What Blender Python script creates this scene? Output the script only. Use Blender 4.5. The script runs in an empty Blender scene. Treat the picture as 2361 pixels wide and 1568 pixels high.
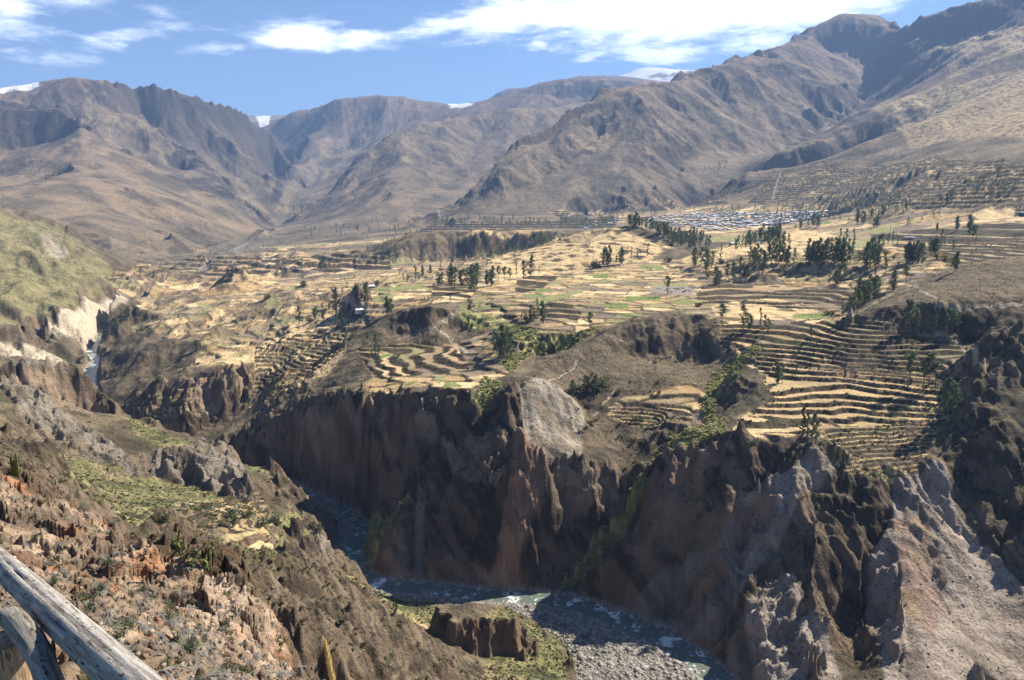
import bpy, math, random
import numpy as np
from mathutils import Vector, Matrix
from concurrent.futures import ThreadPoolExecutor
QR, NT = 1.0, 1500      # lattice fineness of the land
scene = bpy.context.scene
COL = scene.collection
# ---------------------------------------------------------------- camera
cam_d = bpy.data.cameras.new('camera'); cam = bpy.data.objects.new('camera', cam_d); COL.objects.link(cam)
cam_d.sensor_width = 36.0; cam_d.lens = 36.0*1800/2361; cam_d.clip_start = .1; cam_d.clip_end = 60000
cam.location = (0, 0, 0); cam.rotation_euler = (math.radians(90-10.5), 0, 0)
scene.camera = cam
scene.view_settings.view_transform = 'Standard'; scene.view_settings.look = 'None'
scene.view_settings.exposure = 1.22; scene.view_settings.gamma = 1.0
cy = scene.cycles
cy.max_bounces = 5; cy.diffuse_bounces = 2; cy.glossy_bounces = 2; cy.transmission_bounces = 2; cy.volume_bounces = 0
cy.transparent_max_bounces = 6; cy.caustics_reflective = False; cy.caustics_refractive = False; cy.sample_clamp_indirect = 6; cy.use_denoising = True; cy.denoising_prefilter = 'NONE'
SUN_AZ, SUN_EL = math.radians(59), math.radians(41)
# ---------------------------------------------------------------- node helper
class NT_:
    def __init__(s, tree): s.t = tree; s.n = tree.nodes; s.l = tree.links
    def new(s, typ, **kw):
        n = s.n.new(typ)
        for k, v in kw.items():
            if k.startswith('i_'):
                key = k[2:]; key = int(key) if key.isdigit() else key.replace('_', ' ')
                s.set(n.inputs[key], v)
            else: setattr(n, k, v)
        return n
    def set(s, sock, v):
        if isinstance(v, bpy.types.NodeSocket): s.l.new(v, sock)
        else:
            if hasattr(sock.default_value, '__len__') and hasattr(v, '__len__') and len(v) == 3 and len(sock.default_value) == 4: v = (*v, 1)
            sock.default_value = v
    def m(s, op, a, b=None, c=None, clamp=False):
        n = s.n.new('ShaderNodeMath'); n.operation = op; n.use_clamp = clamp
        for i, v in enumerate((a, b, c)):
            if v is not None: s.set(n.inputs[i], v)
        return n.outputs[0]
    def vm(s, op, a, b=None):
        n = s.n.new('ShaderNodeVectorMath'); n.operation = op
        s.set(n.inputs[0], a)
        if b is not None: s.set(n.inputs[1], b)
        return n.outputs[0]
    def mix(s, f, a, b, mode='MIX'):
        n = s.n.new('ShaderNodeMix'); n.data_type = 'RGBA'; n.blend_type = mode
        s.set(n.inputs[0], f); s.set(n.inputs[6], a); s.set(n.inputs[7], b)
        return n.outputs[2]
    def rng(s, v, a, b, c=0.0, d=1.0, smooth=True):
        n = s.n.new('ShaderNodeMapRange'); n.interpolation_type = 'SMOOTHSTEP' if smooth else 'LINEAR'
        for i, q in enumerate((v, a, b, c, d)): s.set(n.inputs[i], q)
        return n.outputs[0]
    def noise(s, vec, scale, detail=4, rough=.55, dist=0.0, out='Fac'):
        n = s.n.new('ShaderNodeTexNoise'); s.set(n.inputs['Vector'], vec)
        n.inputs['Scale'].default_value = scale; n.inputs['Detail'].default_value = detail
        n.inputs['Roughness'].default_value = rough; n.inputs['Distortion'].default_value = dist
        return n.outputs[out]
# ---------------------------------------------------------------- sky
world_ = bpy.data.worlds.new('World'); scene.world = world_; world_.use_nodes = True
w = NT_(world_.node_tree); w.n.clear()
sky = w.new('ShaderNodeTexSky', sky_type='NISHITA', sun_disc=False, sun_elevation=SUN_EL, sun_rotation=SUN_AZ, altitude=3400, air_density=1.0, dust_density=.6, ozone_density=1.5)
tc = w.new('ShaderNodeTexCoord').outputs['Generated']
sep = w.new('ShaderNodeSeparateXYZ', i_0=tc)
az = w.m('ARCTAN2', sep.outputs[0], sep.outputs[1]); el = w.m('ARCSINE', sep.outputs[2])
comb = w.new('ShaderNodeCombineXYZ', i_0=w.m('MULTIPLY', az, 1.0), i_1=w.m('MULTIPLY', el, 3.6), i_2=0.0).outputs[0]
rot = w.new('ShaderNodeVectorRotate', rotation_type='Z_AXIS', i_Vector=comb, i_Angle=-.42).outputs[0]
n1 = w.noise(rot, 9.0, 11, .62, .25); n2 = w.noise(rot, 30.0, 7, .65, .4)
CLOUDS = [  # azimuth, elevation (degrees), half sizes, tilt, weight : the bank of cloud and its wisps
 (-14.4,10.3,3.4,1.2,.06,1.2),(-10.3,10.5,3.6,.75,.12,.95),(-5.5,11.2,3.8,.85,.2,1.0),(0.3,12.2,4.8,1.4,.2,1.25),(6,12.3,6,2.0,.08,1.35),(12,12.0,7,2.0,.06,1.45),(18.5,12.0,6.5,1.8,.1,1.4),(25,13.2,7,1.7,.16,1.25),(11,9.6,4.5,1.0,-.02,.8),(16.5,10.1,4,.9,.05,.8),(8,17.3,9,1.4,.1,.9),(22,18,8,1.5,.1,.8),
 (-19.5,9.4,2.9,.5,.1,.62),(-25,9.8,3.4,.9,.25,.75),(-29,13.0,4.4,2.2,-.25,.95),(-33.5,11.5,4.5,2.0,-.3,1.1),(-25.5,12.8,3,1.5,-.5,.7),(-22,15.5,3.5,.6,-.5,.5),(1.8,10.2,1.0,.5,.1,.8),(5.5,9.4,1.6,.5,.3,.6),(-29,8.1,4,.7,.0,.5),(-6.5,5.9,1.5,.25,0,.5),(11.5,8.3,1.2,.5,.4,.5),(-10.2,14.3,.5,.5,.8,.6),
 (45,14,12,4,.1,1.0),(-48,16,10,5,.1,.8),(0,40,60,8,0,.35)]
den = None
for a0, e0, sa, se, tl, wt in CLOUDS:
    da = w.m('SUBTRACT', az, math.radians(a0)); de = w.m('SUBTRACT', el, math.radians(e0))
    de = w.m('SUBTRACT', de, w.m('MULTIPLY', da, tl))
    q = w.m('ADD', w.m('POWER', w.m('DIVIDE', da, math.radians(sa)), 2.0), w.m('POWER', w.m('DIVIDE', de, math.radians(se)), 2.0))
    g = w.m('MULTIPLY', w.m('EXPONENT', w.m('MULTIPLY', q, -1.0)), wt)
    den = g if den is None else w.m('MAXIMUM', den, g)
cl = w.m('ADD', w.m('MULTIPLY', den, 1.06), w.m('MULTIPLY', w.m('SUBTRACT', n1, .5), 2.1))
cl = w.m('ADD', cl, w.m('MULTIPLY', w.m('SUBTRACT', n2, .5), 1.1))
cl = w.rng(cl, .28, 1.4); cl = w.m('MULTIPLY', cl, w.rng(el, .02, .08))
skc = w.mix(1.0, sky.outputs[0], (.83, .96, 1.10, 1), 'MULTIPLY')
cc = w.mix(cl, skc, (18.0, 18.3, 18.8, 1))
bg = w.new('ShaderNodeBackground', i_Strength=.060); w.l.new(cc, bg.inputs[0])
out = w.new('ShaderNodeOutputWorld'); w.l.new(bg.outputs[0], out.inputs[0])
# ---------------------------------------------------------------- sun
sd = bpy.data.lights.new('sun', 'SUN'); sd.energy = 5.0; sd.angle = math.radians(.53); sd.color = (1.0, .90, .74)
sun = bpy.data.objects.new('sun', sd); COL.objects.link(sun)
sdir = Vector((math.sin(SUN_AZ)*math.cos(SUN_EL), math.cos(SUN_AZ)*math.cos(SUN_EL), math.sin(SUN_EL)))
sun.rotation_euler = sdir.to_track_quat('Z', 'Y').to_euler(); sun.location = sdir*300
# ---- terrain control lines: photo trace (U,V) in a 2361x1568 frame + distance (>0, metres ahead) or height (<0, metres below the viewpoint)
PITCH = math.radians(10.5); FP = 1800.0
def ray(U, V):
    dx = (U-1180.5)/FP; dv = (V-784)/FP
    return dx, math.cos(PITCH)-dv*math.sin(PITCH), -math.sin(PITCH)-dv*math.cos(PITCH)
def world(U, V, k):
    dx, dy, dz = ray(U, V)
    t = k/dz if k < 0 else k/dy
    return (dx*t, dy*t, dz*t)
LINES = [  # (points, back-slope (factor, drop) or None)
 # river bed
 ([(1690,1640,-201),(1590,1520,-201),(1480,1455,-201),(1330,1402,-201),(1240,1383,-201),(1130,1378,-201),(1000,1368,-201),(900,1362,-201),(838,1330,-201),(815,1300,-201),(812,1262,-201),(835,1215,-201),(800,1182,-201),(740,1160,-201),(690,1128,-201)], None),
 ([(1440,1568,-200),(1420,1500,-200),(1370,1450,-200)], None),
 # right bank: foot of the cliffs
 ([(1700,1600,-199),(1660,1530,-199),(1620,1495,-199),(1560,1470,-199),(1490,1442,-199),(1430,1420,-199),(1370,1393,-199),(1290,1362,-199),(1170,1368,-199),(1060,1360,-199),(950,1353,-199),(870,1343,-199),(825,1312,-199),(838,1275,-199),(862,1230,-199),(860,1195,-199),(800,1175,-199),(740,1155,-199),(700,1125,-199),(660,1085,-199)], None),
 # cliff rim, from upstream to the right edge of the frame
 ([(330,897,655),(380,880,652),(430,872,650),(480,863,648),(530,852,650),(558,850,655)], None),
 ([(300,960,640),(320,925,645),(330,897,655)], None),
 ([(558,850,655),(572,885,648),(560,920,640),(535,960,625),(520,1000,600)], None),
 ([(525,1000,580),(560,985,575),(620,962,562),(680,958,537),(720,948,522),(760,930,506),(790,918,494),(830,930,474),(870,930,455),(920,925,445),(970,915,440),(1010,905,440)], None),
 ([(1010,905,440),(1050,905,440),(1090,920,436),(1120,940,434),(1150,915,440),(1190,888,445),(1215,877,446),(1250,880,448),(1290,905,452),(1340,940,458)], None),
 # edge of the grey spur and the basin rim
 ([(1200,900,438),(1215,960,425),(1225,1010,415),(1260,1050,406),(1330,1055,404),(1400,1078,402),(1450,1108,400),(1478,1130,398)], None),
 ([(1000,1000,432),(1060,1010,424),(1120,1000,424),(1180,980,424)], None),
 # lower cliff of the left flank
 ([(850,1270,395),(890,1210,405),(940,1150,415),(985,1080,425),(1010,1000,432)], None),
 ([(540,1050,572),(600,1010,568),(640,1000,550)], None),
 # the orange outcrop in the cliff
 ([(1185,1090,390),(1215,1082,390),(1250,1110,389),(1255,1150,387),(1240,1220,383),(1200,1280,378),(1180,1350,373)], None),
 # gully with yellow scrub
 ([(1720,810,-101),(1680,870,485),(1645,930,440),(1600,985,425),(1550,1040,412),(1500,1090,402),(1480,1140,396),(1440,1210,390),(1370,1290,382),(1310,1350,374)], None),
 # cliff edge right of the gully
 ([(1490,1100,388),(1540,1065,386),(1610,1035,382),(1685,1005,378),(1700,1003,376),(1740,1015,375),(1850,1018,374),(1890,1022,372),(1920,1050,368),(1935,1100,362),(2020,1108,360),(2100,1106,362)], None),
 ([(1500,1160,372),(1450,1230,364),(1400,1320,357)], None),
 ([(2100,1106,362),(2130,1050,378),(2160,1000,392),(2200,970,398),(2240,930,402),(2280,900,402)], None),
 ([(1740,1120,358),(1720,1220,350),(1620,1340,338),(1530,1420,344)], None),
 ([(1820,1150,352),(1800,1290,333),(1750,1430,312),(1700,1540,300)], None),
 ([(1900,1150,351),(1870,1290,325),(1860,1430,300),(1890,1568,272)], None),
 ([(2000,1150,352),(1980,1290,334),(1980,1430,312),(2010,1568,286)], None),
 ([(2090,1180,348),(2080,1290,322),(2070,1430,292),(2080,1568,264)], None),
 ([(2140,1120,362),(2160,1290,326),(2190,1430,298),(2250,1568,262)], None),
 ([(2240,1100,366),(2280,1290,330),(2361,1430,298),(2420,1568,270)], None),
 ([(2290,910,398),(2300,1000,374),(2361,1080,355),(2450,1150,335)], None),
 ([(2361,740,430),(2320,770,425),(2290,810,420),(2270,850,412)], None),
 ([(2361,880,405),(2420,900,395),(2500,930,380)], None),
 # fields above the cliff, right
 ([(1700,960,-118),(1850,960,-117),(2000,960,-117),(2140,960,-116)], None),
 ([(1760,880,458),(1900,880,448),(2040,880,436),(2180,880,428)], None),
 ([(1700,800,-99),(1850,790,500),(1950,790,477),(2120,803,462),(2230,830,448)], None),
 ([(1660,740,-91),(1800,745,-90),(1950,755,510)], None),
 ([(1690,850,460),(1740,880,438),(1760,930,420),(1700,960,402)], None),
 # basin
 ([(1350,960,452),(1450,960,450),(1560,960,435)], None),
 ([(1300,1010,428),(1400,1030,422),(1480,1050,416)], None),
 ([(1280,860,500),(1400,860,498),(1560,860,488)], None),
 # hill with a dark face, centre right
 ([(830,905,-127),(900,895,-120.5),(960,890,-119),(1000,885,-118),(1080,890,-116)], None),
 ([(760,900,-140),(820,880,-130),(900,870,-121),(980,865,-119)], None),
 ([(1240,830,520),(1320,800,530),(1400,765,545),(1480,733,555),(1560,722,560),(1630,720,560),(1660,735,560)], (1.05,7)),
 ([(1430,810,528),(1490,825,528),(1560,835,526),(1630,840,524)], None),
 # plateau fields
 ([(1500,650,-87),(1600,660,-87),(1700,700,-89),(1850,710,-89),(1980,720,-88)], None),
 ([(1100,700,-95),(1250,700,-93),(1400,700,-91),(1560,700,-90)], None),
 ([(1200,780,-101),(1330,760,-98),(1450,740,-96)], None),
 ([(900,670,-98),(1000,660,-96),(1150,655,-93),(1300,650,-90),(1450,620,-86),(1600,630,-84)], None),
 ([(1160,840,-113),(1050,860,-117),(950,865,-120),(860,890,-129)], None),
 ([(1040,812,-118),(950,820,-120),(870,838,-124)], None),
 # peaked hill and the diagonal ridge below it
 ([(860,742,675),(920,718,672),(960,707,668),(990,703,665),(1030,710,662),(1070,722,665)], (1.04,9)),
 ([(900,800,632),(950,800,628),(1015,792,626),(1060,785,632)], None),
 ([(1003,703,665),(1008,735,652),(1012,768,640)], None),
 ([(925,765,653),(955,768,651)], None),
 ([(1050,768,650),(1080,760,652)], None),
 ([(700,1050,507),(780,1050,487),(850,1060,470),(895,1060,453)], None),
 ([(610,945,592),(660,905,602),(700,870,612),(760,822,632),(810,785,648),(860,742,675)], (1.045,9)),
 ([(820,665,790),(835,663,790),(860,690,760)], (1.04,8)),
 ([(760,725,-124),(800,730,-120),(850,735,-112)], None),
 # fields and slopes in the left of the valley
 ([(560,920,-170),(620,850,-154),(700,800,-139),(780,760,-127)], None),
 ([(600,900,-165),(660,860,-150),(730,815,-138)], None),
 ([(240,850,-184),(270,900,-188),(290,940,-192)], None),
 ([(210,815,-189),(260,830,-180),(330,830,-168),(400,800,-156),(500,770,-150),(620,750,-142)], None),
 ([(350,700,-168),(450,700,-154),(600,690,-144),(720,680,-132)], None),
 ([(310,660,-178),(400,640,-168),(520,620,-158),(700,620,-146),(850,610,-135)], None),
 ([(480,590,-168),(600,580,-160),(760,570,-148),(900,560,-135)], None),
 ([(480,680,1240),(520,635,1260),(548,615,1275),(575,640,1265),(610,665,1240)], (1.03,12)),
 ([(640,640,1500),(700,615,1560),(750,600,1600)], (1.03,12)),
 # upstream river bed
 ([(190,850,-196),(215,828,-195),(245,812,-194)], None),
 # white cliff and olive hill at the left
 ([(60,790,880),(110,800,955),(160,797,-188),(200,787,-188),(240,745,-187),(285,708,-186)], None),
 ([(120,850,-190),(170,855,-194),(150,825,-188)], None),
 ([(60,742,900),(110,722,955),(150,712,1005),(200,700,1080),(260,690,1180),(292,688,1240)], None),
 ([(200,797,-189),(215,770,995),(270,740,1010),(305,715,1030)], None),
 ([(300,686,1290),(255,662,1310),(200,635,1310),(150,615,1310),(100,592,1330),(60,570,1350)], (1.06,25)),
 ([(0,650,1050),(100,665,1080),(180,680,1150)], None),
 ([(0,560,1340),(60,570,1350)], None),
 ([(90,570,1480),(160,608,1480),(220,645,1470),(260,655,1480),(300,640,1500)], None),
 ([(85,545,1540),(130,552,1540),(180,575,1545),(225,600,1550),(265,618,1560),(298,627,1560)], None),
 ([(0,485,1700),(60,495,1720),(110,512,1740),(170,545,1760),(230,590,1780),(295,622,1800)], (1.06,30)),
 # left bank ridge in front of the canyon
 ([(-60,832,470),(0,840,480),(60,842,490),(150,850,510),(200,866,520),(215,885,522),(235,925,520),(270,960,510),(320,975,490),(370,990,470),(430,1000,452),(480,1022,446),(520,1042,442),(550,1080,436),(590,1083,434),(625,1083,434),(650,1105,440),(680,1145,450),(705,1178,458)], (1.05,14)),
 ([(-40,900,440),(40,895,440),(80,900,445),(130,960,440),(190,985,430),(260,980,440)], None),
 ([(0,880,478),(60,900,484),(100,925,491),(150,955,500),(200,978,508),(240,988,513)], None),
 ([(0,940,410),(40,935,412),(90,950,420),(140,1010,412),(200,1050,405),(300,1090,400)], None),
 ([(60,1050,350),(150,1075,352),(250,1095,372),(300,1108,390),(400,1112,408),(480,1130,402),(560,1155,398)], None),
 ([(300,1020,425),(380,1050,418),(470,1080,410),(560,1110,405)], None),
 ([(120,1120,300),(220,1150,300),(330,1180,300),(450,1190,305),(560,1190,320),(650,1200,345)], None),
 ([(640,1110,420),(690,1180,415),(730,1195,430),(775,1190,452)], None),
 ([(430,1215,285),(520,1230,288),(620,1250,295),(660,1270,300)], None),
 ([(700,1200,400),(735,1240,380),(760,1300,372)], None),
 ([(780,1198,-196),(778,1235,-197),(778,1290,-198),(785,1318,-199)], None),
 ([(370,1205,285),(430,1245,262),(500,1268,252),(570,1285,256),(640,1300,262),(700,1320,270),(760,1335,285),(800,1350,300),(850,1372,322)], (1.05,8)),
 # river terrace with a thorn tree, outcrop
 ([(850,1368,-196),(930,1392,-196),(1010,1396,-196),(1100,1392,-198),(1180,1400,-199),(1240,1440,-199),(1300,1480,-199),(1345,1568,-199)], None),
 ([(880,1395,-191),(940,1415,-188),(1010,1420,-188)], None),
 ([(900,1430,300),(960,1470,285),(1040,1500,285),(1100,1520,287)], None),
 ([(1020,1440,-188),(1100,1450,-187),(1200,1440,-190),(1260,1465,-191),(1315,1515,-191)], None),
 ([(1200,1568,270),(1300,1568,283)], None),
 # brown slope below
 ([(560,1330,200),(680,1360,215),(800,1400,235),(860,1420,260)], None),
 ([(620,1400,160),(720,1440,170),(840,1480,195),(940,1500,225)], None),
 ([(700,1500,125),(800,1530,140),(900,1568,165),(1050,1568,220)], None),
 ([(700,1600,100),(800,1680,105),(1000,1760,140),(1300,1760,190),(1700,1760,210)], None),
 ([(420,1270,200),(480,1300,185),(560,1360,160),(640,1440,130)], None),
 # orange rock spur in the foreground
 ([(-60,1085,82),(0,1110,80),(60,1140,78),(130,1175,76),(200,1195,72),(245,1205,72),(270,1240,70),(300,1285,69),(330,1300,68),(400,1285,70),(440,1290,69),(500,1330,68),(560,1375,66),(600,1420,64),(640,1462,61),(665,1520,58),(690,1600,54)], (1.14,22)),
 ([(-60,1180,62),(60,1240,60),(160,1290,58),(260,1370,55),(380,1400,55),(480,1440,52),(560,1520,47)], None),
 ([(-60,1300,40),(60,1350,40),(180,1410,38),(300,1470,36),(400,1530,33),(480,1600,30)], None),
 ([(-60,1420,22),(60,1480,21),(180,1560,18),(260,1640,16)], None),
 ([(-60,1600,9),(150,1720,8),(500,1800,14),(700,1750,30)], None),
 # left: slope between orange spur and the rock wall
 ([(-60,1040,170),(40,1060,165),(130,1130,165),(230,1180,170),(330,1240,175)], None),
 ([(-60,980,270),(30,1000,270),(110,1060,265)], None),
 # hills in mid valley
 ([(1170,596,1040),(1200,585,1060),(1260,574,1080),(1330,562,1100),(1400,556,1110)], None),
 ([(1180,640,-92),(1300,635,-90),(1400,632,-88),(1520,600,-82)], None),
 ([(1300,552,1200),(1350,540,1200),(1400,524,1200),(1420,521,1200),(1480,530,1190),(1540,548,1170),(1590,580,1120)], (1.04,22)),
 ([(1310,566,1130),(1360,560,1130),(1405,553,1130)], None),
 ([(905,592,1545),(960,600,1540),(1040,600,1560),(1120,592,1575),(1200,580,1580)], None),
 ([(930,617,-119),(1040,620,-117),(1120,612,-113)], None),
 ([(910,575,1560),(925,560,1580),(950,547,1600),(1000,540,1610),(1100,546,1600),(1200,542,1600),(1290,536,1600)], None),
 ([(950,543,1750),(1100,543,1850),(1290,534,1850)], (1.05,25)),
 # trees' bank, knoll
 ([(1690,610,830),(1740,592,850),(1850,585,850),(1960,595,840),(2000,625,800)], None),
 ([(1700,652,790),(1800,654,792),(1950,650,790)], None),
 ([(1700,672,-88),(1800,668,-86),(1950,672,-85)], None),
 ([(1660,700,640),(1740,688,650),(1800,690,645),(1850,702,630)], (1.04,5)),
 ([(1600,585,1150),(1680,570,1180),(1760,545,1200),(1830,528,1200),(1900,535,1180),(1960,560,1100)], (1.04,12)),
 # right: wall of the near hill
 ([(1950,735,560),(1985,705,565),(2030,688,570),(2100,665,570),(2170,630,575),(2240,607,575),(2361,592,580),(2450,570,580)], (1.05,10)),
 ([(1985,725,508),(2060,702,497),(2150,696,490),(2250,697,485),(2361,690,480),(2450,680,480)], None),
 ([(1980,765,484),(2080,775,480),(2160,782,474),(2230,797,468)], None),
 
 ([(2240,830,445),(2290,790,455),(2361,740,460)], None),
 ([(2060,640,-72),(2160,600,-62),(2280,560,-50),(2361,540,-44)], None),
 ([(1950,560,-66),(2100,540,-56),(2250,510,-40),(2361,495,-30)], None),
 ([(1450,530,-83),(1600,530,-84),(1750,530,-84),(1900,520,-78)], None),
 ([(1350,505,-88),(1450,500,-80),(1600,492,-70),(1750,488,-66),(1900,480,-52)], None),
 ([(1650,560,-87),(1750,550,-85)], None),
 ([(2000,490,1700),(2150,470,1600),(2361,440,1500),(2500,420,1400)], None),
 ([(2200,440,1500),(2240,415,1500),(2300,395,1480),(2361,380,1450),(2450,360,1400)], (1.08,15)),
 # flat of the throat
 ([(620,545,3200),(640,520,4000)], None),
 ([(1000,520,3000),(1150,525,2500),(1300,520,2600)], None),
 ([(700,540,3100),(850,530,3000)], None),
]
MOUNT = [
 # left massif
 ([(-200,250,5200),(-100,225,5300),(0,208,5400),(40,200,5400),(80,191,5450),(130,184,5500),(150,183,5500),(172,174,5500),(200,184,5500),(235,190,5550),(270,188,5600),(330,200,5700),(360,199,5750),(400,206,5800),(450,222,5900),(500,240,6000),(545,260,6200),(570,262,6300),(590,280,6400),(612,300,6500),(640,325,6700)], (1.07,300)),
 ([(640,325,6700),(662,372,6500),(640,430,6000),(620,470,5600)], (1.07,100)),
 ([(-150,280,4300),(-60,262,4400),(10,245,4500),(80,262,4500),(130,245,4650),(160,252,4600),(190,290,4300),(290,350,4050),(380,410,3850),(470,452,3700),(560,490,3550),(610,520,3450)], (1.06,90)),
 ([(190,290,4300),(185,340,3900),(165,370,3700),(200,372,3650),(215,390,3550),(290,440,3150),(330,500,2850),(390,560,2450)], None),
 ([(-80,330,4150),(10,335,4230),(90,368,4300),(150,385,4280)], None),
 ([(0,400,3500),(90,440,3200),(140,420,3400)], None),
 ([(330,270,5300),(370,300,5050),(430,345,5000),(450,345,5000),(480,375,4850),(520,410,4700),(560,455,4500),(600,495,4200)], (1.05,90)),
 ([(430,400,4760),(400,372,4800),(340,325,4900),(270,275,5050)], None),
 ([(500,280,5900),(560,340,5700),(620,400,5500)], None),
 ([(200,372,3650),(120,400,3300),(60,440,2900),(0,480,2600),(-100,520,2300)], None),
 ([(120,520,2350),(180,500,2550),(240,520,2500),(290,580,2250),(330,610,2050)], None),
 ([(60,560,1950),(160,590,1950),(240,620,1900),(310,625,1900)], None),
 ([(310,622,1950),(400,592,2350),(480,572,2700),(560,552,3000),(620,540,3200)], None),
 # centre massif
 ([(612,300,9500),(650,276,8800),(700,255,8600),(760,235,8400),(830,222,8200),(870,215,8200),(900,222,8200),(932,221,8200),(960,236,8400),(1010,238,9000),(1050,245,9500),(1095,265,10000)], (1.07,300)),
 ([(700,320,7200),(712,320,7200),(680,370,6800),(640,430,6200),(615,470,5700)], None),
 ([(712,320,7200),(760,330,7200),(800,350,7200)], None),
 ([(640,340,8000),(690,330,7600)], None),
 ([(700,440,6200),(760,410,6400),(800,400,6300)], None),
 ([(932,221,8200),(900,300,7500),(850,350,7000),(800,400,6300)], None),
 # spur right of the throat
 ([(620,545,4000),(680,510,4300),(720,470,4500),(780,410,4800),(850,350,5100),(910,308,5300),(960,288,5500),(1080,268,5800),(1180,250,6000),(1280,250,6200),(1340,235,6500)], (1.07,120)),
 ([(960,288,5500),(1000,340,5000),(1010,400,4500),(1000,460,4000),(960,500,3500)], None),
 ([(850,370,4900),(830,430,4500),(780,480,4100),(720,520,3600),(690,535,3300)], None),
 ([(1100,300,5600),(1090,360,5000),(1080,410,4500),(1060,440,4200)], None),
 ([(890,400,4500),(900,460,3950),(880,505,3500)], None),
 # far ridge behind it
 ([(1060,268,11500),(1095,245,11500),(1140,212,11500),(1200,203,11500),(1260,195,11000),(1345,174,10500),(1420,175,10500),(1460,180,10500),(1500,190,10500),(1560,200,10500)], (1.05,300)),
 ([(1100,262,8500),(1180,235,8300),(1240,190,8000),(1300,182,7900),(1360,178,7800),(1430,184,7800),(1500,190,7500)], (1.06,200)),
 ([(1200,262,7000),(1260,235,7300),(1320,225,7400)], None),
 # right massif
 ([(980,525,3000),(1040,475,3200),(1080,430,3300),(1120,395,3450),(1150,372,3600),(1200,345,3750),(1260,300,3950),(1310,268,4100),(1350,240,4200),(1400,215,4350),(1440,203,4450),(1475,194,4500),(1530,192,4600),(1565,188,4700)], (1.07,130)),
 ([(1475,194,4500),(1490,240,4150),(1475,300,3850),(1440,350,3600),(1400,400,3350),(1350,440,3200),(1310,480,3000)], None),
 ([(1390,300,3950),(1350,350,3700),(1290,390,3500),(1220,430,3300),(1150,470,3100)], None),
 ([(1540,300,3950),(1530,340,3700),(1490,370,3500),(1440,410,3300),(1425,450,3100),(1435,470,3000)], None),
 ([(1560,190,4700),(1580,165,4900),(1600,153,5000),(1640,155,5050),(1660,158,5100),(1690,140,5300),(1735,120,5500),(1780,110,5600),(1815,103,5700),(1835,92,6200),(1860,80,6300),(1912,56,6400),(1945,58,6400),(2000,62,6300),(2060,68,6200),(2090,66,5600),(2105,50,5300),(2122,34,5200),(2180,26,5100),(2200,12,5000),(2240,1,4900),(2300,-12,4800),(2380,-25,4700),(2600,-90,4400)], (1.07,300)),
 ([(1600,153,5000),(1640,200,4700),(1680,250,4450),(1700,290,4200),(1660,330,4000),(1600,370,3750),(1560,400,3500),(1520,440,3200)], None),
 ([(1580,260,4300),(1600,300,4050),(1580,340,3850)], None),
 ([(1700,160,5400),(1760,145,5350),(1830,140,5300),(1900,165,5000),(1950,190,4800),(1880,250,4500),(1800,300,4200),(1780,335,4000)], None),
 ([(1920,120,5800),(1990,150,5500),(2020,190,5100),(1960,250,4650),(1860,320,4200),(1760,365,3800),(1690,385,3600),(1650,430,3300)], None),
 ([(2200,100,4700),(2140,110,4800),(2080,150,4800)], None),
 ([(2120,34,5200),(2130,80,4950),(2090,120,4900)], None),
 ([(2500,90,3500),(2361,110,3700),(2240,160,3800),(2120,210,3800),(2000,260,3700),(1900,320,3500),(1800,380,3200),(1700,430,2950)], None),
 ([(2500,40,4200),(2361,60,4300),(2250,90,4500),(2160,110,4600)], None),
 ([(2361,200,3000),(2200,260,3000),(2050,320,2950),(1900,380,2800),(1800,430,2700)], None),
 ([(2500,240,2300),(2361,270,2400),(2200,320,2400),(2050,380,2400),(1950,430,2300),(1850,470,2300)], None),
 ([(2500,320,1900),(2361,335,2000),(2250,360,2000),(2130,390,2000),(2060,440,1950)], None),
 ([(2155,400,1900),(2180,380,1950),(2220,395,1850)], None),
 ([(1000,510,2900),(1150,500,2850),(1300,500,2850),(1400,495,2850),(1450,480,2850)], None),
 # far snow peaks
 ([(1420,178,15500),(1460,160,15500),(1490,156,15500),(1520,157,15500),(1550,166,15500),(1600,180,15500)], (1.03,300)),
 ([(575,300,15500),(595,272,15500),(610,271,15500),(640,285,15500),(1000,256,15500),(1030,243,15500),(1060,240,15500),(1090,246,15500),(1110,255,15500)], (1.03,300)),
 ([(-300,246,15500),(0,246,15500),(300,230,15500)], (1.03,300)),
 ([(1700,160,15500),(2361,150,15500),(2900,150,15500)], None),
]
# plain supports (x, y, z): under and behind the camera, sides, back
SUPPORT = [(-.8,1.3,-1.9),(1,1.4,-2.0),(-2.2,1.8,-1.9),(0,2.2,-2.4),(-2,3.4,-2.7),(0,3.6,-3.3),(3,3,-4),(6,8,-11),(12,14,-19),(-8,5,-6),(0,12,-15),(25,25,-36),(45,40,-60),(70,60,-85),(110,90,-115),(150,130,-140),(200,180,-160),
 (330,220,-150),(420,260,-120),(60,120,-105),(120,180,-140),(170,230,-165),(180,260,-190),(120,280,-196),(-60,20,-18),(-120,60,-25),(-200,120,-40),(-300,200,-60),(-400,300,-70),
 (-200,545,-201),(-262,590,-201),(-325,622,-200),(-385,690,-199),(-440,790,-198),(-480,870,-197),
 (-610,1150,-188),(-640,1300,-187),(-690,1450,-186),(-720,1600,-184),(-740,1750,-182),
 (-560,1050,-189)]
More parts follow.
